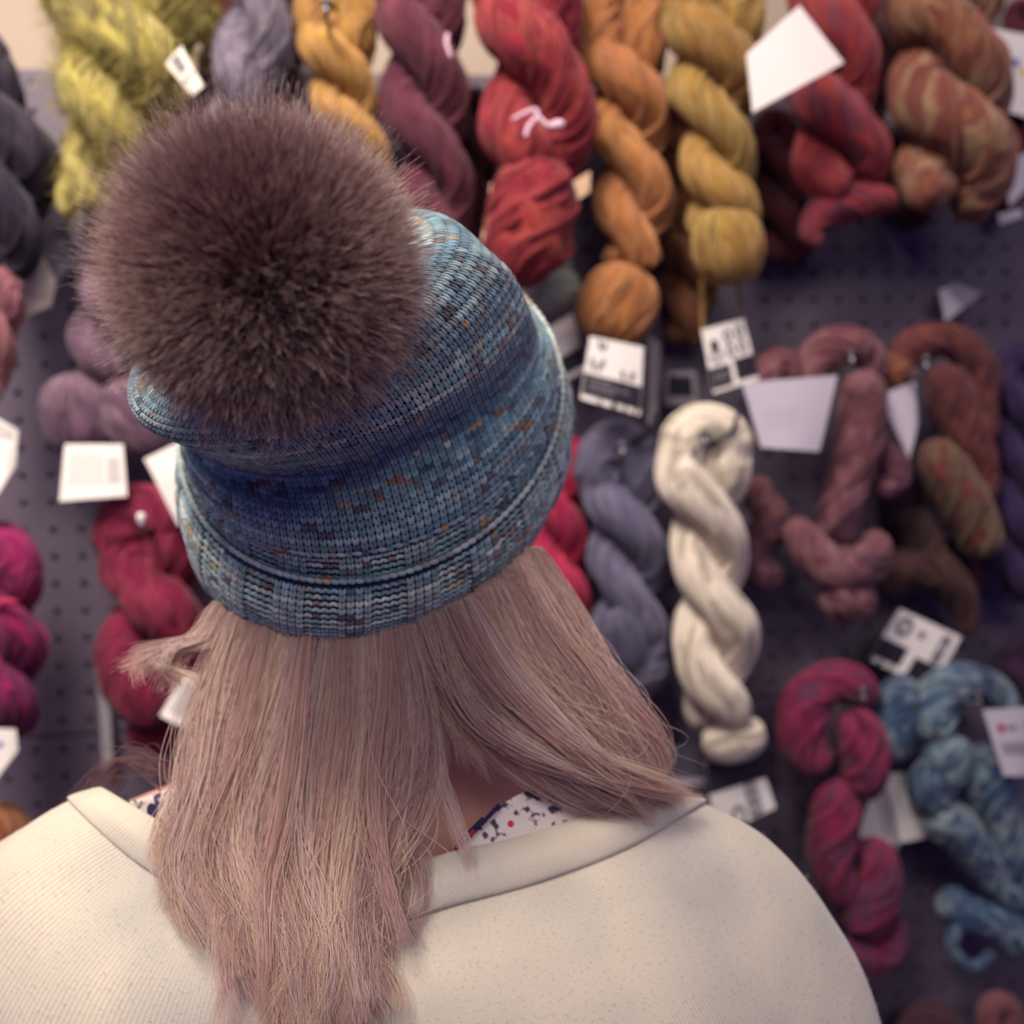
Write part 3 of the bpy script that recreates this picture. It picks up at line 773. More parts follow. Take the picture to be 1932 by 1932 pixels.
def ellipsoid(bm, c, ax, r):
    """ax: three unit vectors, r: three radii"""
    res = bmesh.ops.create_uvsphere(bm, u_segments=28, v_segments=18, radius=1.0)
    Mx = Matrix([[ax[0][i]*r[0], ax[1][i]*r[1], ax[2][i]*r[2], c[i]] for i in range(3)]+[[0, 0, 0, 1]])
    bmesh.ops.transform(bm, matrix=Mx, verts=res['verts'])

def capsule(bm, a, b_, r0, r1):
    k = 14
    for i in range(k+1):
        t = i/k; c = a*(1-t)+b_*t; r = r0*(1-t)+r1*t
        res = bmesh.ops.create_icosphere(bm, subdivisions=2, radius=r)
        bmesh.ops.translate(bm, verts=res['verts'], vec=Vector(c))

HUP = UP*0.80-FW*0.42; HUP /= np.linalg.norm(HUP)     # up axis of the tilted-back head
HFW = FW-HUP*(FW@HUP); HFW /= np.linalg.norm(HFW)     # where the face looks
HRT = np.cross(HFW, HUP)
HC = U(712, 900, 0.625)
bm = bmesh.new()
ellipsoid(bm, HC, (HRT, HFW, HUP), (0.074, 0.092, 0.088))
ellipsoid(bm, HC+HFW*0.03-HUP*0.055, (HRT, HFW, HUP), (0.058, 0.062, 0.07))     # jaw
capsule(bm, HC+HFW*0.095-HUP*0.015, HC+HFW*0.112-HUP*0.045, 0.008, 0.013)           # nose
capsule(bm, HC+HFW*0.088-HUP*0.075+HRT*-0.016, HC+HFW*0.088-HUP*0.075+HRT*0.016, 0.007, 0.007)  # lips
for sx in (-1, 1):
    ellipsoid(bm, HC+HRT*0.076*sx-HUP*0.03, (HRT, HFW, HUP), (0.008, 0.018, 0.03))
    ellipsoid(bm, HC+HRT*0.03*sx+HFW*0.082-HUP*0.006, (HRT, HFW, HUP), (0.015, 0.011, 0.009))
capsule(bm, U(715, 1240, 0.60), U(730, 1600, 0.585), 0.055, 0.064)
capsule(bm, U(745, 1500, 0.60), U(1230, 1660, 0.61), 0.052, 0.046)
capsule(bm, U(700, 1500, 0.60), U(240, 1660, 0.61), 0.052, 0.046)
capsule(bm, U(500, 1760, 0.575), U(960, 1760, 0.575), 0.080, 0.080)
capsule(bm, U(720, 1800, 0.60), U(720, 2900, 0.62), 0.10, 0.11)
for x0, x1 in ((200, -60), (1250, 1500)):
    capsule(bm, U(x0, 1800, 0.61), U(x1, 2700, 0.64), 0.05, 0.035)
capsule(bm, U(330, 1800, 0.60), U(1120, 1800, 0.60), 0.07, 0.07)
me = bpy.data.meshes.new('body'); bm.to_mesh(me); bm.free()
tmp = bpy.data.objects.new('tmp_body', me); COL.objects.link(tmp)
md = tmp.modifiers.new('r', 'REMESH'); md.mode = 'VOXEL'; md.voxel_size = 0.005
ms = tmp.modifiers.new('s', 'SMOOTH'); ms.iterations = 12
dg = bpy.context.evaluated_depsgraph_get()
me2 = bpy.data.meshes.new_from_object(tmp.evaluated_get(dg)); me2.name = 'body'
bpy.data.objects.remove(tmp)
m, nt, b = nmat('skin')
nz = N(nt, 'ShaderNodeTexNoise'); nz.inputs['Scale'].default_value = 22
rp = N(nt, 'ShaderNodeValToRGB'); rp.color_ramp.elements[0].color = srgb((236, 172, 156)); rp.color_ramp.elements[1].color = srgb((246, 196, 174))
nt.links.new(nz.outputs['Fac'], rp.inputs[0]); nt.links.new(rp.outputs[0], b.inputs['Base Color'])
b.inputs['Roughness'].default_value = 0.5; b.inputs['Subsurface Weight'].default_value = 0.1; b.inputs['Subsurface Radius'].default_value = (0.01, 0.004, 0.002)
me2.materials.clear(); me2.materials.append(m)
me2.polygons.foreach_set('use_smooth', [True]*len(me2.polygons))
body = bpy.data.objects.new('body', me2); COL.objects.link(body); body.parent = person

# ---- hat -----------------------------------------------------------------
def ring(C, A, B, Zc, Bz, Az=0.0, n=144, k=1.0):
    th = np.arange(n)/n*2*np.pi
    sn = np.where(np.sin(th) < 0, np.sin(th)*k, np.sin(th))
    return np.array([U(C[0]+A[0]*math.cos(t)+B[0]*q, C[1]+A[1]*math.cos(t)+B[1]*q, Zc+Bz*math.sin(t)+Az*math.cos(t)) for t, q in zip(th, sn)])

NS = 144
def loft(rings, m):
    """rings: list of (n,3); resample along v to m rows -> (m,n,3)"""
    return cr(np.array(rings).reshape(len(rings), -1), m).reshape(m, -1, 3)

def arc_rows(rings, rows):
    """loft with rows evenly spaced on the near meridian"""
    fine = loft(rings, 200)
    q = int(NS*0.25)
    d = np.concatenate([[0], np.cumsum(np.linalg.norm(np.diff(fine[:, q], axis=0), axis=1))])
    t = np.interp(np.linspace(0, d[-1], rows), d, np.arange(200))
    k = np.minimum(t.astype(int), 198); a = (t-k)[:, None, None]
    return fine[k]*(1-a)+fine[k+1]*a

def normals(G):
    du = np.roll(G, -1, 1)-np.roll(G, 1, 1)
    dv = np.gradient(G, axis=0)
    n = np.cross(du, dv); n /= np.linalg.norm(n, axis=2)[:, :, None]+1e-12
    c = G.mean(axis=1, keepdims=True)
    s = np.sign(((G-c)*n).sum(2).mean())
    return n*s

def knit_colors(rows, cols, seed, light):
    """speckled hand-dyed yarn knitted row after row"""
    r0 = np.random.default_rng(seed)
    a = np.array(srgb((98, 138, 158))[:3]); b_ = np.array(srgb((148, 180, 184))[:3]); c = np.array(srgb((210, 220, 208))[:3])
    Ccol = np.zeros((rows, cols, 3))
    base = np.interp(np.arange(rows*cols), np.arange(0, rows*cols+12, 11), r0.random(len(np.arange(0, rows*cols+12, 11)))).reshape(rows, cols)
    slow = np.interp(np.arange(rows*cols), np.arange(0, rows*cols+80, 67), r0.random(len(np.arange(0, rows*cols+80, 67)))).reshape(rows, cols)
    t = np.clip(base*0.55+slow*0.6-0.12+light, 0, 1)[..., None]
    Ccol = np.where(t < 0.5, a*(1-t*2)+b_*t*2, b_*(2-t*2)+c*(t*2-1))
    Ccol = Ccol*r0.uniform(0.7, 1.25, (rows, cols, 1))
    sp = [srgb((168, 100, 62))[:3], srgb((84, 62, 74))[:3], srgb((206, 168, 104))[:3], srgb((112, 74, 66))[:3], srgb((222, 226, 214))[:3], srgb((52, 66, 92))[:3]]
    flat = Ccol.reshape(-1, 3)
    k = 0
    while k < len(flat):
        k += int(r0.exponential(6.5))+1
        L_ = int(r0.integers(1, 3)); cc = np.array(sp[int(r0.choice(6, p=[.2, .18, .14, .18, .16, .14]))])
        mixf = r0.uniform(0.3, 0.9)
        flat[k:k+L_] = flat[k:k+L_]*(1-mixf)+cc*mixf
        k += L_
    return flat.reshape(rows, cols, 3)

CAPT = [0.0, 0.22, 0.6, 1.0]; CAPR = [0.35, 0.95, 1.0, 0.3]; KS = 6
def capsules(S, E, Nn, R, Colr, arch=0.0):
    """many small yarn segments as one vertex/face array"""
    n = len(S); T = E-S; L_ = np.linalg.norm(T, axis=1)[:, None]; T = T/(L_+1e-12)
    B_ = np.cross(T, Nn); B_ /= np.linalg.norm(B_, axis=1)[:, None]+1e-12
    N2 = np.cross(B_, T)
    th = np.arange(KS)/KS*2*np.pi
    V = np.zeros((n, len(CAPT), KS, 3))
    for i, (t, r) in enumerate(zip(CAPT, CAPR)):
        c = S+(E-S)*t+N2*(arch*math.sin(math.pi*t))[:, None] if np.ndim(arch) else S+(E-S)*t+N2*(arch*math.sin(math.pi*t))
        for j in range(KS):
            V[:, i, j] = c+(B_*math.cos(th[j])+N2*math.sin(th[j]))*(R*r)[:, None]
    nr = len(CAPT)
    f = []
    for i in range(nr-1):
        for j in range(KS):
            f.append((i*KS+j, i*KS+(j+1) % KS, (i+1)*KS+(j+1) % KS, (i+1)*KS+j))
    f = np.array(f)
    Fa = (f[None]+(np.arange(n)*nr*KS)[:, None, None]).reshape(-1, 4)
    Cc = np.repeat(Colr, nr*KS, axis=0)
    return V.reshape(-1, 3), Fa, Cc

def big_mesh(name, chunks, mat, parent):
    V = []; Fq = []; C = []; o = 0
    for v, f, c in chunks:
        V.append(v); Fq.append(np.asarray(f)+o); C.append(c); o += len(v)
    V = np.vstack(V); Fq = np.vstack(Fq); C = np.vstack(C)
    me = bpy.data.meshes.new(name)
    me.vertices.add(len(V)); me.vertices.foreach_set('co', V.astype(np.float32).ravel())
    me.loops.add(len(Fq)*4); me.loops.foreach_set('vertex_index', Fq.astype(np.int32).ravel())
    me.polygons.add(len(Fq)); me.polygons.foreach_set('loop_start', np.arange(0, len(Fq)*4, 4, dtype=np.int32))
    me.update(calc_edges=True)
    me.polygons.foreach_set('use_smooth', np.ones(len(Fq), dtype=bool))
    a = me.color_attributes.new('tint', 'FLOAT_COLOR', 'POINT')
    a.data.foreach_set('color', np.column_stack([C, np.ones(len(C))]).astype(np.float32).ravel())
    me.materials.append(mat); me.validate()
    ob = bpy.data.objects.new(name, me); COL.objects.link(ob); ob.parent = parent
    return ob

def stitches(G, colors, pattern, lift, ev=0.0):
    """G: (rows+1, NS, 3) grid. pattern(j,i) -> 'k','p','e' """
    Nn = normals(G); rows = G.shape[0]-1
    ch = []; rj = np.random.default_rng(4)
    j, i = np.meshgrid(np.arange(rows), np.arange(NS), indexing='ij')
    pat = np.array([[pattern(a, b) for b in range(NS)] for a in range(rows)])
    i2 = (i+1) % NS
    P00, P01, P10, P11 = G[j, i], G[j, i2], G[j+1, i], G[j+1, i2]
    def at(u, v):
        return (P00*(1-u)+P01*u)*(1-v)+(P10*(1-u)+P11*u)*v
    nn = Nn[j, i]
    wid = np.linalg.norm(P01-P00, axis=2); hei = np.linalg.norm(P10-P00, axis=2)
    k = pat == 'k'
    for sgn in (-1, 1):
        S = at(0.5+sgn*0.10, -0.25)[k]; E_ = at(0.5+sgn*0.34, 0.95)[k]
        r = (np.minimum(wid*0.27, hei*0.5))[k]
        S = S+nn[k]*(lift+r*0.15)[:, None]; E_ = E_+nn[k]*(lift+r*0.6)[:, None]
        ch.append(capsules(S, E_, nn[k], r, colors[k]*rj.uniform(0.8, 1.15, (int(k.sum()), 1)), 0.0))
    p = pat == 'p'
    r = (np.minimum(hei*0.30, wid*0.34))[p]
    for u0_, v0_, u1_, v1_ in ((-0.08, 0.15, 0.58, 0.75), (0.42, 0.75, 1.08, 0.15)):
        S = at(u0_, v0_)[p]; E_ = at(u1_, v1_)[p]
        ch.append(capsules(S+nn[p]*(lift-r*0.5)[:, None], E_+nn[p]*(lift-r*0.5)[:, None], nn[p], r, colors[p]*rj.uniform(0.75, 1.2, (int(p.sum()), 1)), r*0.5))
    e = pat == 'e'
    if e.any():
        S = at(-0.1, 0.35+ev)[e]; E_ = at(1.15, 0.65+ev)[e]
        r = (wid*0.34)[e]
        ch.append(capsules(S+nn[e]*(lift+r*0.5)[:, None], E_+nn[e]*(lift+r*0.8)[:, None], nn[e], r, colors[e]*0.6+np.array([.32, .36, .33])*0.55, 0.0))
    return ch

def grid_faces(rows, cols):
    j, i = np.meshgrid(np.arange(rows-1), np.arange(cols), indexing='ij')
    i2 = (i+1) % cols
    return np.stack([j*cols+i, j*cols+i2, (j+1)*cols+i2, (j+1)*cols+i], -1).reshape(-1, 4)

m, nt, b = nmat('knitted_speckled_yarn')
at_ = N(nt, 'ShaderNodeAttribute'); at_.attribute_name = 'tint'
tc = N(nt, 'ShaderNodeTexCoord'); nz = N(nt, 'ShaderNodeTexNoise'); nz.inputs['Scale'].default_value = 900
nt.links.new(tc.outputs['Object'], nz.inputs['Vector'])
bp = N(nt, 'ShaderNodeBump'); bp.inputs['Strength'].default_value = 0.5; bp.inputs['Distance'].default_value = 0.0004
nt.links.new(nz.outputs['Fac'], bp.inputs['Height']); nt.links.new(bp.outputs[0], b.inputs['Normal'])
nt.links.new(at_.outputs['Color'], b.inputs['Base Color'])
b.inputs['Roughness'].default_value = 0.85; b.inputs['Sheen Weight'].default_value = 0.25
b.inputs['Specular IOR Level'].default_value = 0.2
M_KNIT = m

RE = ring((712, 922), (343, -15), (-75, 290), 0.600, -0.085)
RM_ = ring((708, 855), (352, -8), (-70, 302), 0.586, -0.088)
RF = ring((700, 788), (350, 0), (-60, 308), 0.570, -0.082)
brim_rings = [RE, RM_, RF]
body_rings = [ring((706, 850), (343, -8), (-66, 288), 0.584, -0.082),
              ring((701, 792), (343, -3), (-60, 292), 0.571, -0.078),
              ring((692, 735), (341, -18), (-64, 262), 0.552, -0.072, k=.85),
              ring((678, 682), (326, -32), (-76, 214), 0.549, -0.058, k=.65),
              ring((655, 655), (334, -56), (-86, 198), 0.512, -0.068, k=.5),
              ring((628, 622), (340, -80), (-90, 204), 0.500, -0.068, k=.35),
              ring((598, 598), (340, -95), (-84, 204), 0.485, -0.062, k=.3),
              ring((570, 575), (286, -106), (-62, 172), 0.463, -0.048, k=.8),
              ring((540, 555), (200, -70), (-32, 112), 0.442, -0.030, k=.8),
              ring((512, 544), (90, -25), (-12, 52), 0.428, -0.012, k=.6),
              ring((502, 540), (12, -4), (-2, 8), 0.423, -0.002)]
GB = arc_rows(brim_rings, 14); nB = normals(GB)
bulge = np.sin(np.linspace(0, math.pi, 14))[:, None, None]
GB = GB+nB*0.003*bulge
def brim_pat(j, i):
    if j >= 12: return 'e'
    return 'k' if (i % 8) < 4 else 'p'
colB = knit_colors(13, NS, 3, 0.12)
chB = stitches(GB, colB, brim_pat, 0.0008, 0.5)
darkb = np.array(srgb((58, 84, 108))[:3])
basis = GB-normals(GB)*0.0008
inner = GB[::-1]-normals(GB)[::-1]*0.0022
shell = np.concatenate([basis, inner, basis[:1]], 0)
chB.append((shell.reshape(-1, 3), grid_faces(len(shell), NS), np.tile(darkb, (shell.shape[0]*NS, 1))))
ROWS = 58
GH = arc_rows(body_rings, ROWS+1)
def hat_pat(j, i):
    if j < 8: return 'k' if (i % 8) < 4 else 'p'
    if j == 8: return 'e' if (i*7) % 5 < 3 else 'k'
    return 'k'
colH = knit_colors(ROWS, NS, 11, -0.02)
chH = stitches(GH, colH, hat_pat, 0.0008)
bas = GH-normals(GH)*0.0008
chH.append((bas.reshape(-1, 3), grid_faces(ROWS+1, NS), np.tile(darkb*0.9, ((ROWS+1)*NS, 1))))
hat = big_mesh('knitted_hat', chH, M_KNIT, person)
hat['label'] = 'blue speckled hand-knitted hat with slouched crown'
brim = big_mesh('brim', chB, M_KNIT, hat)
brim['label'] = 'folded ribbed brim with a pale cast-on edge'

# ---- pompom ----------------------------------------------------------------
m, nt, b = nmat('brown_fur')
hi = N(nt, 'ShaderNodeHairInfo')
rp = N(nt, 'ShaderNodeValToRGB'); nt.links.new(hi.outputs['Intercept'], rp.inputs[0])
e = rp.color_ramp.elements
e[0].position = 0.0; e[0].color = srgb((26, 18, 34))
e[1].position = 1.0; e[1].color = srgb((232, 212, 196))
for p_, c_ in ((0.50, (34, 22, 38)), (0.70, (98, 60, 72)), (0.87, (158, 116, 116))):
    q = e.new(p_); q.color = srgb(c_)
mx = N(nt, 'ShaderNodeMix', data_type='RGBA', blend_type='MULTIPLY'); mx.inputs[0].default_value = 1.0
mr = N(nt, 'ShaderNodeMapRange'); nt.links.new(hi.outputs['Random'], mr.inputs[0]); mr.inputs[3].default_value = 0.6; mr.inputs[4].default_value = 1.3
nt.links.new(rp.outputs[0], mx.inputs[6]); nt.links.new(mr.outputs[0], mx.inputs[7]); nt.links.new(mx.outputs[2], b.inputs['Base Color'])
b.inputs['Roughness'].default_value = 0.55; b.inputs['Specular IOR Level'].default_value = 0.25
M_FUR = m
PC = U(503, 530, 0.390)
nh = 46000
d = rng.normal(0, 1, (nh, 3)); d /= np.linalg.norm(d, axis=1)[:, None]
# tufts: hairs lean together toward shared clump directions
cl = rng.normal(0, 1, (1400, 3)); cl /= np.linalg.norm(cl, axis=1)[:, None]
near = np.argmax(d@cl.T, axis=1)
K = 7; C = np.zeros((nh, K, 3))
Ls = rng.triangular(0.70, 1.0, 1.20, (nh, 1))*0.0375*np.where(rng.random((nh, 1)) < 0.12, 1.22, 1.0)
jit = rng.normal(0, 0.20, (nh, 3))
for i in range(K):
    t = i/(K-1)
    dd = d*(1-0.65*t)+cl[near]*0.65*t+jit*t*0.8
    dd /= np.linalg.norm(dd, axis=1)[:, None]
    C[:, i] = PC+d*0.023+dd*Ls*t+UP*(0.003*t*t)
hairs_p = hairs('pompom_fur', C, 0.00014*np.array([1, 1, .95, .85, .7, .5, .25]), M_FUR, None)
bm = bmesh.new(); bmesh.ops.create_uvsphere(bm, u_segments=40, v_segments=24, radius=0.026)
bmesh.ops.translate(bm, verts=bm.verts, vec=Vector(PC))
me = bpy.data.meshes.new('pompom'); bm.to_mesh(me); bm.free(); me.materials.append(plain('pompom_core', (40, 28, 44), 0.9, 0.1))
pom = bpy.data.objects.new('pompom', me); COL.objects.link(pom); pom.parent = hat
pom['label'] = 'big round brown fur pompom with pale tips'
hairs_p.parent = hat; hairs_p.name = 'pompom_fur'
hairs_p['label'] = 'big round brown fur pompom with pale tips'

# ---- sweater ------------------------------------------------------------------
def P3(L_):
    return [U(*p) for p in L_]
def sring(front, back, n=240):
    return crc(P3(front+back), n)
N0 = sring([(192, 1492, .535), (325, 1570, .508), (480, 1640, .490), (690, 1656, .480), (850, 1616, .482), (1000, 1580, .490), (1150, 1530, .512), (1262, 1492, .538)],
           [(1150, 1556, .60), (720, 1600, .64), (300, 1556, .60)])
N0b = sring([(172, 1492, .532), (308, 1588, .500), (472, 1666, .482), (692, 1684, .471), (856, 1644, .473), (1010, 1604, .481), (1165, 1546, .505), (1284, 1494, .535)],
            [(1160, 1556, .61), (720, 1600, .66), (290, 1556, .61)])
N1 = sring([(138, 1506, .535), (278, 1632, .498), (458, 1716, .478), (698, 1738, .466), (868, 1698, .468), (1034, 1652, .477), (1194, 1588, .503), (1322, 1512, .54)],
           [(1190, 1600, .64), (720, 1640, .69), (260, 1600, .64)])
N2 = sring([(60, 1552, .54), (190, 1706, .488), (420, 1836, .455), (700, 1866, .445), (920, 1826, .446), (1130, 1764, .460), (1318, 1676, .495), (1448, 1586, .545)],
           [(1280, 1740, .67), (720, 1760, .72), (160, 1740, .67)])
N3 = sring([(-80, 1660, .54), (60, 1850, .478), (380, 2000, .445), (700, 2040, .435), (980, 2010, .436), (1250, 1930, .452), (1450, 1830, .492), (1560, 1722, .545)],
           [(1380, 1900, .67), (720, 1950, .72), (60, 1900, .67)])
N4 = sring([(-190, 1880, .55), (-30, 2080, .48), (350, 2220, .44), (700, 2250, .432), (1020, 2230, .434), (1340, 2150, .452), (1550, 2050, .492), (1652, 1920, .55)],
           [(1430, 2150, .67), (720, 2200, .72), (0, 2150, .67)])
N5 = sring([(-240, 2400, .56), (-60, 2500, .49), (350, 2560, .45), (700, 2580, .44), (1040, 2570, .44), (1400, 2520, .46), (1640, 2450, .50), (1735, 2350, .56)],
           [(1480, 2600, .68), (720, 2600, .73), (-40, 2600, .68)])
N6 = sring([(-200, 3300, .57), (-40, 3350, .50), (350, 3400, .46), (700, 3400, .45), (1040, 3400, .45), (1380, 3380, .47), (1600, 3330, .51), (1700, 3250, .57)],
           [(1460, 3300, .69), (720, 3300, .74), (-20, 3300, .69)])

m, nt, b = nmat('cream_wool_knit')
L = nt.links
uvn = N(nt, 'ShaderNodeUVMap'); uvn.uv_map = 'UVMap'
mp = N(nt, 'ShaderNodeMapping'); mp.inputs['Scale'].default_value = (260, 150, 1); L.new(uvn.outputs[0], mp.inputs[0])
vz = N(nt, 'ShaderNodeTexNoise'); vz.inputs['Scale'].default_value = 1.0; vz.inputs['Detail'].default_value = 1.0; L.new(mp.outputs[0], vz.inputs['Vector'])
sx_ = N(nt, 'ShaderNodeSeparateXYZ'); L.new(uvn.outputs[0], sx_.inputs[0])
wm = N(nt, 'ShaderNodeMath', operation='MULTIPLY'); L.new(sx_.outputs[0], wm.inputs[0]); wm.inputs[1].default_value = 380*6.2832
wv = N(nt, 'ShaderNodeMath', operation='SINE'); L.new(wm.outputs[0], wv.inputs[0])
tc = N(nt, 'ShaderNodeTexCoord')
nb = N(nt, 'ShaderNodeTexNoise'); nb.inputs['Scale'].default_value = 13; nb.inputs['Detail'].default_value = 2; L.new(tc.outputs['Object'], nb.inputs['Vector'])
rp = N(nt, 'ShaderNodeValToRGB'); L.new(nb.outputs['Fac'], rp.inputs[0])
rp.color_ramp.elements[0].position = 0.3; rp.color_ramp.elements[0].color = srgb((186, 182, 172))
rp.color_ramp.elements[1].position = 0.7; rp.color_ramp.elements[1].color = srgb((226, 215, 192))
mr = N(nt, 'ShaderNodeMapRange'); L.new(vz.outputs['Fac'], mr.inputs[0]); mr.inputs[1].default_value = 0.28; mr.inputs[2].default_value = 0.42; mr.inputs[3].default_value = 0.84; mr.inputs[4].default_value = 1.0
mx = N(nt, 'ShaderNodeMix', data_type='RGBA', blend_type='MULTIPLY'); mx.inputs[0].default_value = 1.0
L.new(rp.outputs[0], mx.inputs[6]); L.new(mr.outputs[0], mx.inputs[7]); L.new(mx.outputs[2], b.inputs['Base Color'])
sm_ = N(nt, 'ShaderNodeMath', operation='ADD'); L.new(wv.outputs[0], sm_.inputs[0]); L.new(vz.outputs['Fac'], sm_.inputs[1])
bp = N(nt, 'ShaderNodeBump'); bp.inputs['Strength'].default_value = 0.3; bp.inputs['Distance'].default_value = 0.0012; L.new(sm_.outputs[0], bp.inputs['Height']); L.new(bp.outputs[0], b.inputs['Normal'])
b.inputs['Roughness'].default_value = 0.95; b.inputs['Sheen Weight'].default_value = 0.3; b.inputs['Specular IOR Level'].default_value = 0.1
M_SWEAT = m
def loft_mesh(name, rings, rows, mat, parent, solid=0.0):
    G = loft(rings, rows); n = G.shape[1]
    uvv = np.zeros((rows, n, 2)); uvv[..., 0] = np.arange(n)/n; uvv[..., 1] = np.linspace(0, 1, rows)[:, None]
    Fq = grid_faces(rows, n)
    ob = mesh_obj(name, G.reshape(-1, 3), [tuple(map(int, q)) for q in Fq], mat, parent, uvv.reshape(-1, 2))
    # fix the seam column uv
    l = ob.data.uv_layers[0]; a = np.empty(len(ob.data.loops)*2, dtype=np.float32); l.data.foreach_get('uv', a); a = a.reshape(-1, 4, 2)
    seam = (a[:, :, 0].max(1)-a[:, :, 0].min(1)) > 0.5
    s_ = a[seam]; s_[..., 0] = np.where(s_[..., 0] < 0.5, s_[..., 0]+1, s_[..., 0]); a[seam] = s_
    l.data.foreach_set('uv', a.ravel())
    if solid:
        md = ob.modifiers.new('thickness', 'SOLIDIFY'); md.thickness = solid; md.offset = -1 if solid > 0 else 1
    return ob, G
sweater, GS = loft_mesh('sweater', [N0b*0.5+N1*0.5, N1, N2, N3, N4, N5, N6], 90, M_SWEAT, person)
sweater['label'] = 'cream fuzzy wool sweater with wide back neckline'
# neckband: rolled tube-like strip around the opening
def push(R_, k):
    c = R_.mean(0); d_ = R_-c; d_ -= UP*(d_@UP)[:, None]; d_ /= np.linalg.norm(d_, axis=1)[:, None]
    return R_+d_*k
inn = push(N0, -0.006)-UP*0.018
band = [inn, push(N0, -0.003)-UP*0.004, N0+UP*0.002, push(N0b, 0.004), push(N0b*0.45+N1*0.55, 0.0055), push(N1, 0.003), push(N1, -0.002)-UP*0.002]
nb_, GNB = loft_mesh('neckband', band, 30, M_SWEAT, sweater)
M_FUZZ = plain('wool_fuzz', (222, 214, 198), 0.95, 0.1)
V_ = GS.reshape(-1, 3); fq = [tuple(map(int, q)) for q in grid_faces(60, 240)]
fuzz_on(V_, fq, 14000, 0.0045, 0.00007, M_FUZZ, sweater, 5, droop=0.2, name='wool_fuzz')
fuzz_on(GNB.reshape(-1, 3), [tuple(map(int, q)) for q in grid_faces(30, 240)], 5000, 0.004, 0.00007, M_FUZZ, sweater, 6, droop=0.2, name='wool_fuzz')

# ---- floral shirt ----------------------------------------------------------------
m, nt, b = nmat('floral_cotton')
L = nt.links
tc = N(nt, 'ShaderNodeTexCoord')
vo = N(nt, 'ShaderNodeTexVoronoi'); vo.inputs['Scale'].default_value = 150; L.new(tc.outputs['Object'], vo.inputs['Vector'])
nz = N(nt, 'ShaderNodeTexNoise'); nz.inputs['Scale'].default_value = 190; nz.inputs['Detail'].default_value = 2; L.new(tc.outputs['Object'], nz.inputs['Vector'])
r1 = N(nt, 'ShaderNodeValToRGB'); L.new(nz.outputs['Fac'], r1.inputs[0]); r1.color_ramp.interpolation = 'LINEAR'
r1.color_ramp.elements[0].position = 0.38; r1.color_ramp.elements[0].color = srgb((70, 62, 84))
r1.color_ramp.elements[1].position = 0.46; r1.color_ramp.elements[1].color = srgb((226, 214, 206))
v2 = N(nt, 'ShaderNodeTexVoronoi'); v2.inputs['Scale'].default_value = 52; v2.inputs['Randomness'].default_value = 0.8; L.new(tc.outputs['Object'], v2.inputs['Vector'])
r2 = N(nt, 'ShaderNodeMath', operation='LESS_THAN'); L.new(v2.outputs['Distance'], r2.inputs[0]); r2.inputs[1].default_value = 0.22
r3 = N(nt, 'ShaderNodeValToRGB'); L.new(v2.outputs['Color'], r3.inputs[0]); r3.color_ramp.interpolation = 'CONSTANT'
r3.color_ramp.elements[0].color = srgb((40, 34, 74)); r3.color_ramp.elements[1].position = 0.5; r3.color_ramp.elements[1].color = srgb((206, 50, 76))
mx = N(nt, 'ShaderNodeMix', data_type='RGBA'); L.new(r2.outputs[0], mx.inputs[0]); L.new(r1.outputs[0], mx.inputs[6]); L.new(r3.outputs[0], mx.inputs[7])
L.new(mx.outputs[2], b.inputs['Base Color']); b.inputs['Roughness'].default_value = 0.85
M_FLOR = m
def strip(name, top, bot, mat, parent, n=40, rows=10, push_=0.0, thick=0.0012):
    T_ = cr(P3(top), n); B_ = cr(P3(bot), n); V = []; 
    for k in (0, 1):
        for j in range(rows+1):
            t = j/rows
            V += list(T_*(1-t)+B_*t - FW*(push_*math.sin(math.pi*t)) + FW*thick*k)
    Fc = []; o = n*(rows+1)
    for j in range(rows):
        for i in range(n-1):
            a = j*n+i; Fc.append((a, a+n, a+n+1, a+1)); Fc.append((o+a, o+a+1, o+a+n+1, o+a+n))
    for i in range(n-1): Fc.append((i, i+1, o+i+1, o+i))
    return mesh_obj(name, np.array(V), Fc, mat, parent)
top = [(846, 1622, .4895), (880, 1588, .489), (915, 1552, .490), (948, 1518, .493), (1000, 1492, .500), (1080, 1482, .512), (1160, 1486, .525), (1230, 1500, .535)]
bot = [(850, 1650, .490), (900, 1650, .489), (950, 1640, .489), (1000, 1630, .490), (1060, 1610, .496), (1120, 1590, .504), (1190, 1565, .516), (1250, 1540, .53)]
shirt = strip('floral_shirt', top, bot, M_FLOR, person, push_=0.002)
shirt['label'] = 'white cotton shirt with navy and red floral print'
topl = [(200, 1502, .540), (240, 1512, .530), (290, 1500, .520), (330, 1490, .515), (400, 1520, .510), (480, 1590, .505)]
botl = [(210, 1540, .540), (250, 1570, .530), (300, 1600, .516), (350, 1630, .510), (420, 1670, .505), (490, 1700, .500)]
s2 = strip('shirt_panel', topl, botl, M_FLOR, shirt)
M_NAVY = plain('navy_trim', (44, 34, 74), 0.8, 0.2)
for seg_, mt in (([(858, 1604, .4875), (884, 1578, .4873), (900, 1562, .4876)], M_RED), ([(896, 1566, .4873), (922, 1540, .488), (942, 1519, .4905)], M_NAVY), ([(866, 1590, .4885), (890, 1566, .4885), (912, 1544, .489)], M_NAVY)):
    P = cr(P3(seg_), 14); v, f, u = tube(P, np.full(14, 0.0011), seg=8, amp=0, twist=0); mesh_obj('neckline_piping', v, f, mt, shirt, u)

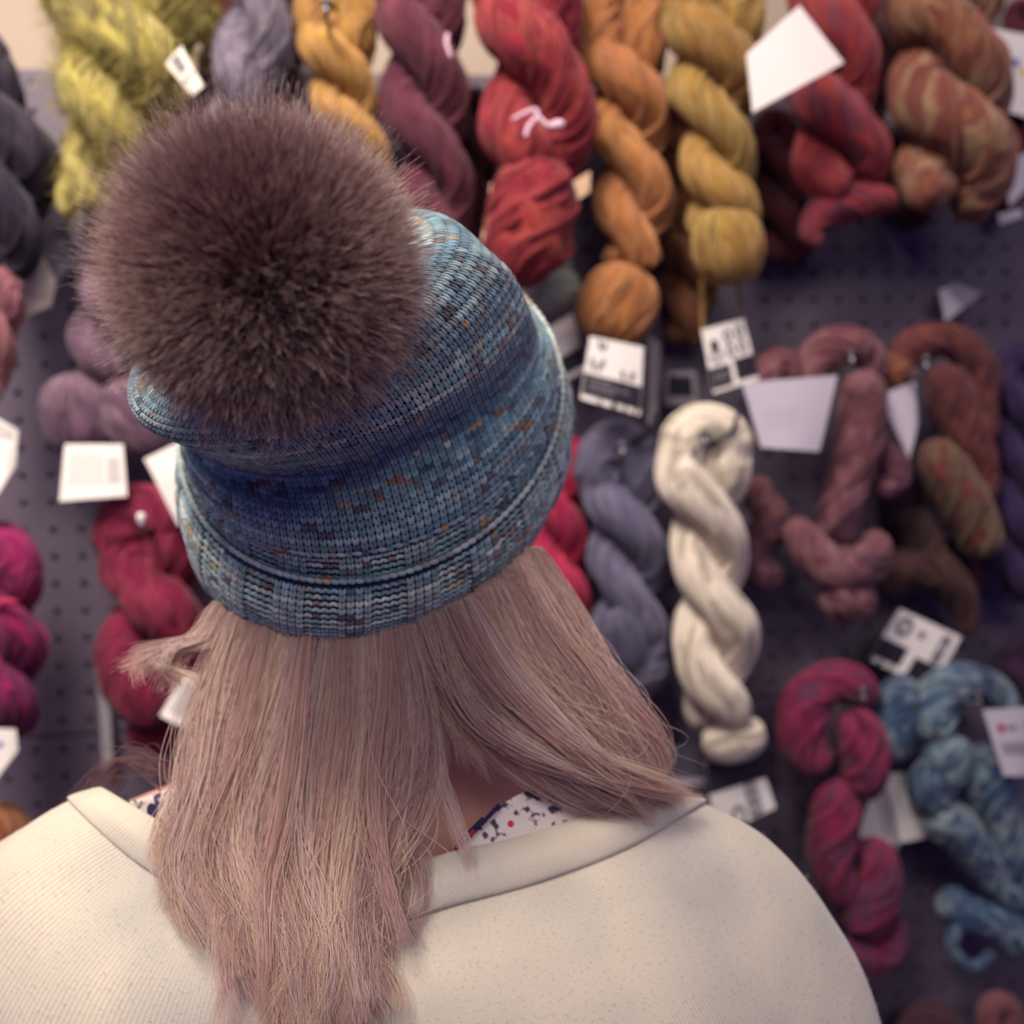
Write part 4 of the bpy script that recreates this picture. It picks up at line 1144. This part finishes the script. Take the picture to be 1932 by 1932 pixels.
# ---- hair ------------------------------------------------------------------
m, nt, b = nmat('ash_blonde_hair')
b.inputs['Transmission Weight'].default_value = 0.0
at_ = N(nt, 'ShaderNodeAttribute'); at_.attribute_name = 'tint'
nt.links.new(at_.outputs['Color'], b.inputs['Base Color'])
b.inputs['Roughness'].default_value = 0.5; b.inputs['Specular IOR Level'].default_value = 0.3
tr = N(nt, 'ShaderNodeBsdfTranslucent'); nt.links.new(at_.outputs['Color'], tr.inputs['Color'])
ms_ = N(nt, 'ShaderNodeMixShader'); ms_.inputs[0].default_value = 0.4
nt.links.new(b.outputs[0], ms_.inputs[1]); nt.links.new(tr.outputs[0], ms_.inputs[2])
nt.links.new(ms_.outputs[0], nt.nodes['Material Output'].inputs['Surface'])
M_HAIR = m
guides = [  # each: list of (px,py,Z), density weight, spread at the tip in px
    ([(408, 1130, .535), (385, 1185, .525), (330, 1212, .520), (275, 1238, .515)], 0.25),
    ([(420, 1150, .530), (375, 1215, .520), (315, 1245, .515), (285, 1290, .510)], 0.25),
    ([(440, 1150, .528), (412, 1290, .520), (398, 1390, .515), (376, 1490, .505), (356, 1570, .497), (345, 1640, .485)], 1.0),
    ([(460, 1165, .524), (420, 1300, .515), (405, 1420, .505), (390, 1540, .493), (388, 1650, .480), (410, 1750, .462)], 1.3),
    ([(505, 1175, .520), (475, 1320, .512), (445, 1450, .502), (425, 1580, .488), (440, 1700, .470), (470, 1820, .448)], 1.4),
    ([(555, 1180, .517), (530, 1330, .510), (505, 1480, .500), (490, 1620, .482), (515, 1770, .455), (540, 1900, .436)], 1.4),
    ([(605, 1182, .515), (590, 1340, .508), (570, 1490, .498), (555, 1640, .477), (580, 1800, .446), (560, 1960, .430)], 1.3),
    ([(655, 1180, .514), (655, 1340, .508), (640, 1490, .496), (625, 1640, .474), (640, 1790, .446), (660, 1930, .430)], 1.2),
    ([(710, 1175, .514), (720, 1330, .508), (705, 1470, .496), (690, 1610, .474), (680, 1730, .456), (700, 1850, .438)], 1.0),
    ([(765, 1168, .515), (792, 1300, .509), (790, 1410, .499), (768, 1520, .486), (740, 1640, .468), (722, 1740, .456)], 0.9),
    ([(790, 1160, .516), (845, 1270, .512), (920, 1355, .506), (1005, 1425, .501), (1090, 1476, .502), (1168, 1504, .508)], 0.8),
    ([(830, 1148, .518), (888, 1262, .513), (965, 1345, .508), (1045, 1412, .502), (1120, 1462, .503), (1185, 1500, .508)], 1.1),
    ([(880, 1130, .521), (940, 1235, .515), (1015, 1325, .510), (1090, 1400, .504), (1155, 1455, .506), (1200, 1500, .512)], 1.4),
    ([(930, 1100, .526), (985, 1215, .519), (1055, 1310, .513), (1125, 1390, .508), (1180, 1450, .510), (1195, 1510, .514)], 1.4),
    ([(975, 1065, .532), (1035, 1180, .525), (1095, 1275, .518), (1150, 1360, .514), (1195, 1435, .514), (1190, 1500, .518)], 1.3),
    ([(1010, 1030, .540), (1070, 1140, .533), (1125, 1240, .526), (1172, 1340, .522), (1208, 1430, .522), (1205, 1480, .525)], 1.1),
]
def guide3(g, k=16):
    return cr(P3(g), k)
G3 = [guide3(g) for g, _ in guides]
Wt = np.array([w_ for _, w_ in guides])
allC = []; allR = []; allT = []
r0 = np.random.default_rng(21)
KH = 16
tt = np.linspace(0, 1, KH)[:, None]
pal = [np.array(srgb(c)[:3]) for c in ((222, 194, 176), (208, 178, 166), (198, 168, 162), (234, 212, 192), (184, 152, 148), (214, 180, 172), (228, 206, 198))]
def add_locks(ia, ib, nlocks, per, wlock=0.006, lift=0.004, tipvar=0.17, length=1.0):
    for _ in range(nlocks):
        a = r0.random(); base = G3[ia]*(1-a)+G3[ib]*a
        nrm = -FW
        off = r0.normal(0, 1, 3)*0.004
        wav = r0.normal(0, 0.0105); fr = r0.uniform(1.2, 3.0); ph = r0.uniform(0, 6.28)
        z = abs(r0.normal(0, lift))
        bend = RT[None]*(wav*np.sin(fr*np.pi*tt+ph)*tt)+nrm[None]*(z*np.sin(np.pi*np.clip(tt*0.9+0.1, 0, 1)))
        L_ = np.clip(r0.normal(1.0, tipvar), 0.5, 1.08)*length
        lock = base+bend+off[None]*tt
        ts = np.linspace(0, min(1.0, L_), KH)*(KH-1)
        k = np.minimum(ts.astype(int), KH-2); q = (ts-k)[:, None]
        lock = lock[k]*(1-q)+lock[k+1]*q
        if L_ > 1.0: lock = lock+(lock[-1]-lock[-2])*((tt**6)*(L_-1)*KH*0.6)
        c = pal[int(r0.integers(len(pal)))]
        wl = wlock*r0.uniform(0.5, 1.3)
        prof = (0.55+0.75*np.sin(np.pi*np.clip(tt, 0, 1)**0.8))*(1-0.55*tt**3)
        offs = r0.normal(0, 1, (per, 2))*wl*0.5
        strand = lock[None]+(RT[None, None]*offs[:, None, :1]*prof[None])+(nrm[None, None]*offs[:, None, 1:]*0.5*prof[None])
        strand += (r0.normal(0, 0.0022, (per, 1, 3))*tt[None]**2)
        fw_ = r0.normal(0, 0.0018, (per, 1, 1))*np.sin(fr*2.2*np.pi*tt[None]+r0.uniform(0, 6.28, (per, 1, 1)))*RT[None, None]
        strand += fw_*tt[None]
        allC.append(strand)
        col = c[None, None]*r0.uniform(0.85, 1.15, (per, 1, 1))*np.ones((per, KH, 1))
        allT.append(np.concatenate([col, np.ones((per, KH, 1))], 2))
for i in range(len(guides)-1):
    if i in (0,): nl, wl = 14, 0.004
    elif i == 1: continue
    else: nl, wl = int(26*(Wt[i]+Wt[i+1])/2), 0.0065
    if i == 9:
        nl = 1; add_locks(9, 10, 12, 36, 0.005, 0.002, 0.15, 0.56)
    add_locks(i, i+1, int(nl*1.3), 44, wl, 0.0045 *1.5 if i > 1 else 0.001)
add_locks(11, 11, 8, 40, 0.005)
for q_ in range(34):
    i = int(r0.choice([2, 3, 4, 5, 6, 7, 8, 10, 11, 12, 13, 14])); add_locks(i, i+1, 1, 44, 0.0036, 0.007, 0.2)
fly = []
for q_ in range(520):
    i = int(r0.choice([2, 3, 4, 5, 6, 7, 8, 10, 11, 12, 13, 14])); a = r0.random()
    base = G3[i]*(1-a)+G3[i+1]*a
    fr = r0.uniform(0.8, 2.6); am_ = r0.normal(0, 0.016)
    fly.append(base+RT[None]*(am_*np.sin(fr*np.pi*tt+r0.uniform(0, 6.28))*tt**0.7)-FW[None]*(abs(r0.normal(0.003, 0.006))*np.sin(np.pi*(tt*0.85+0.1)))-UP[None]*r0.normal(0, 0.012)*tt)
fly = np.array(fly); allC.append(fly)
allT.append(np.tile(np.array(srgb((240, 218, 202))), (len(fly), KH, 1)))
hairC = np.concatenate(allC); hairT = np.concatenate(allT)
hairs('hair', hairC, 0.00014*np.interp(np.linspace(0, 1, KH), [0, .1, .7, 1], [1, 1, .9, .3]), M_HAIR, person, hairT)
# stray curly wisps left of the shoulder, dark against the wall
wis = []
for _ in range(46):
    p0 = np.array([r0.uniform(300, 345), r0.uniform(1430, 1500)]); a = r0.uniform(120, 200)
    g = [(p0[0], p0[1], .53), (p0[0]-a*0.45, 1430+r0.normal(0, 14), .535), (p0[0]-a*0.8, 1470+r0.normal(0, 18), .54), (p0[0]-a, 1540+r0.normal(0, 20), .54)]
    wis.append(cr(P3(g), KH))
wis = np.array(wis)
o = hairs('hair_wisps', wis, 0.00016*np.linspace(1, .4, KH), M_HAIR, person, np.tile(np.array(srgb((140, 104, 106))), (len(wis), KH, 1)))
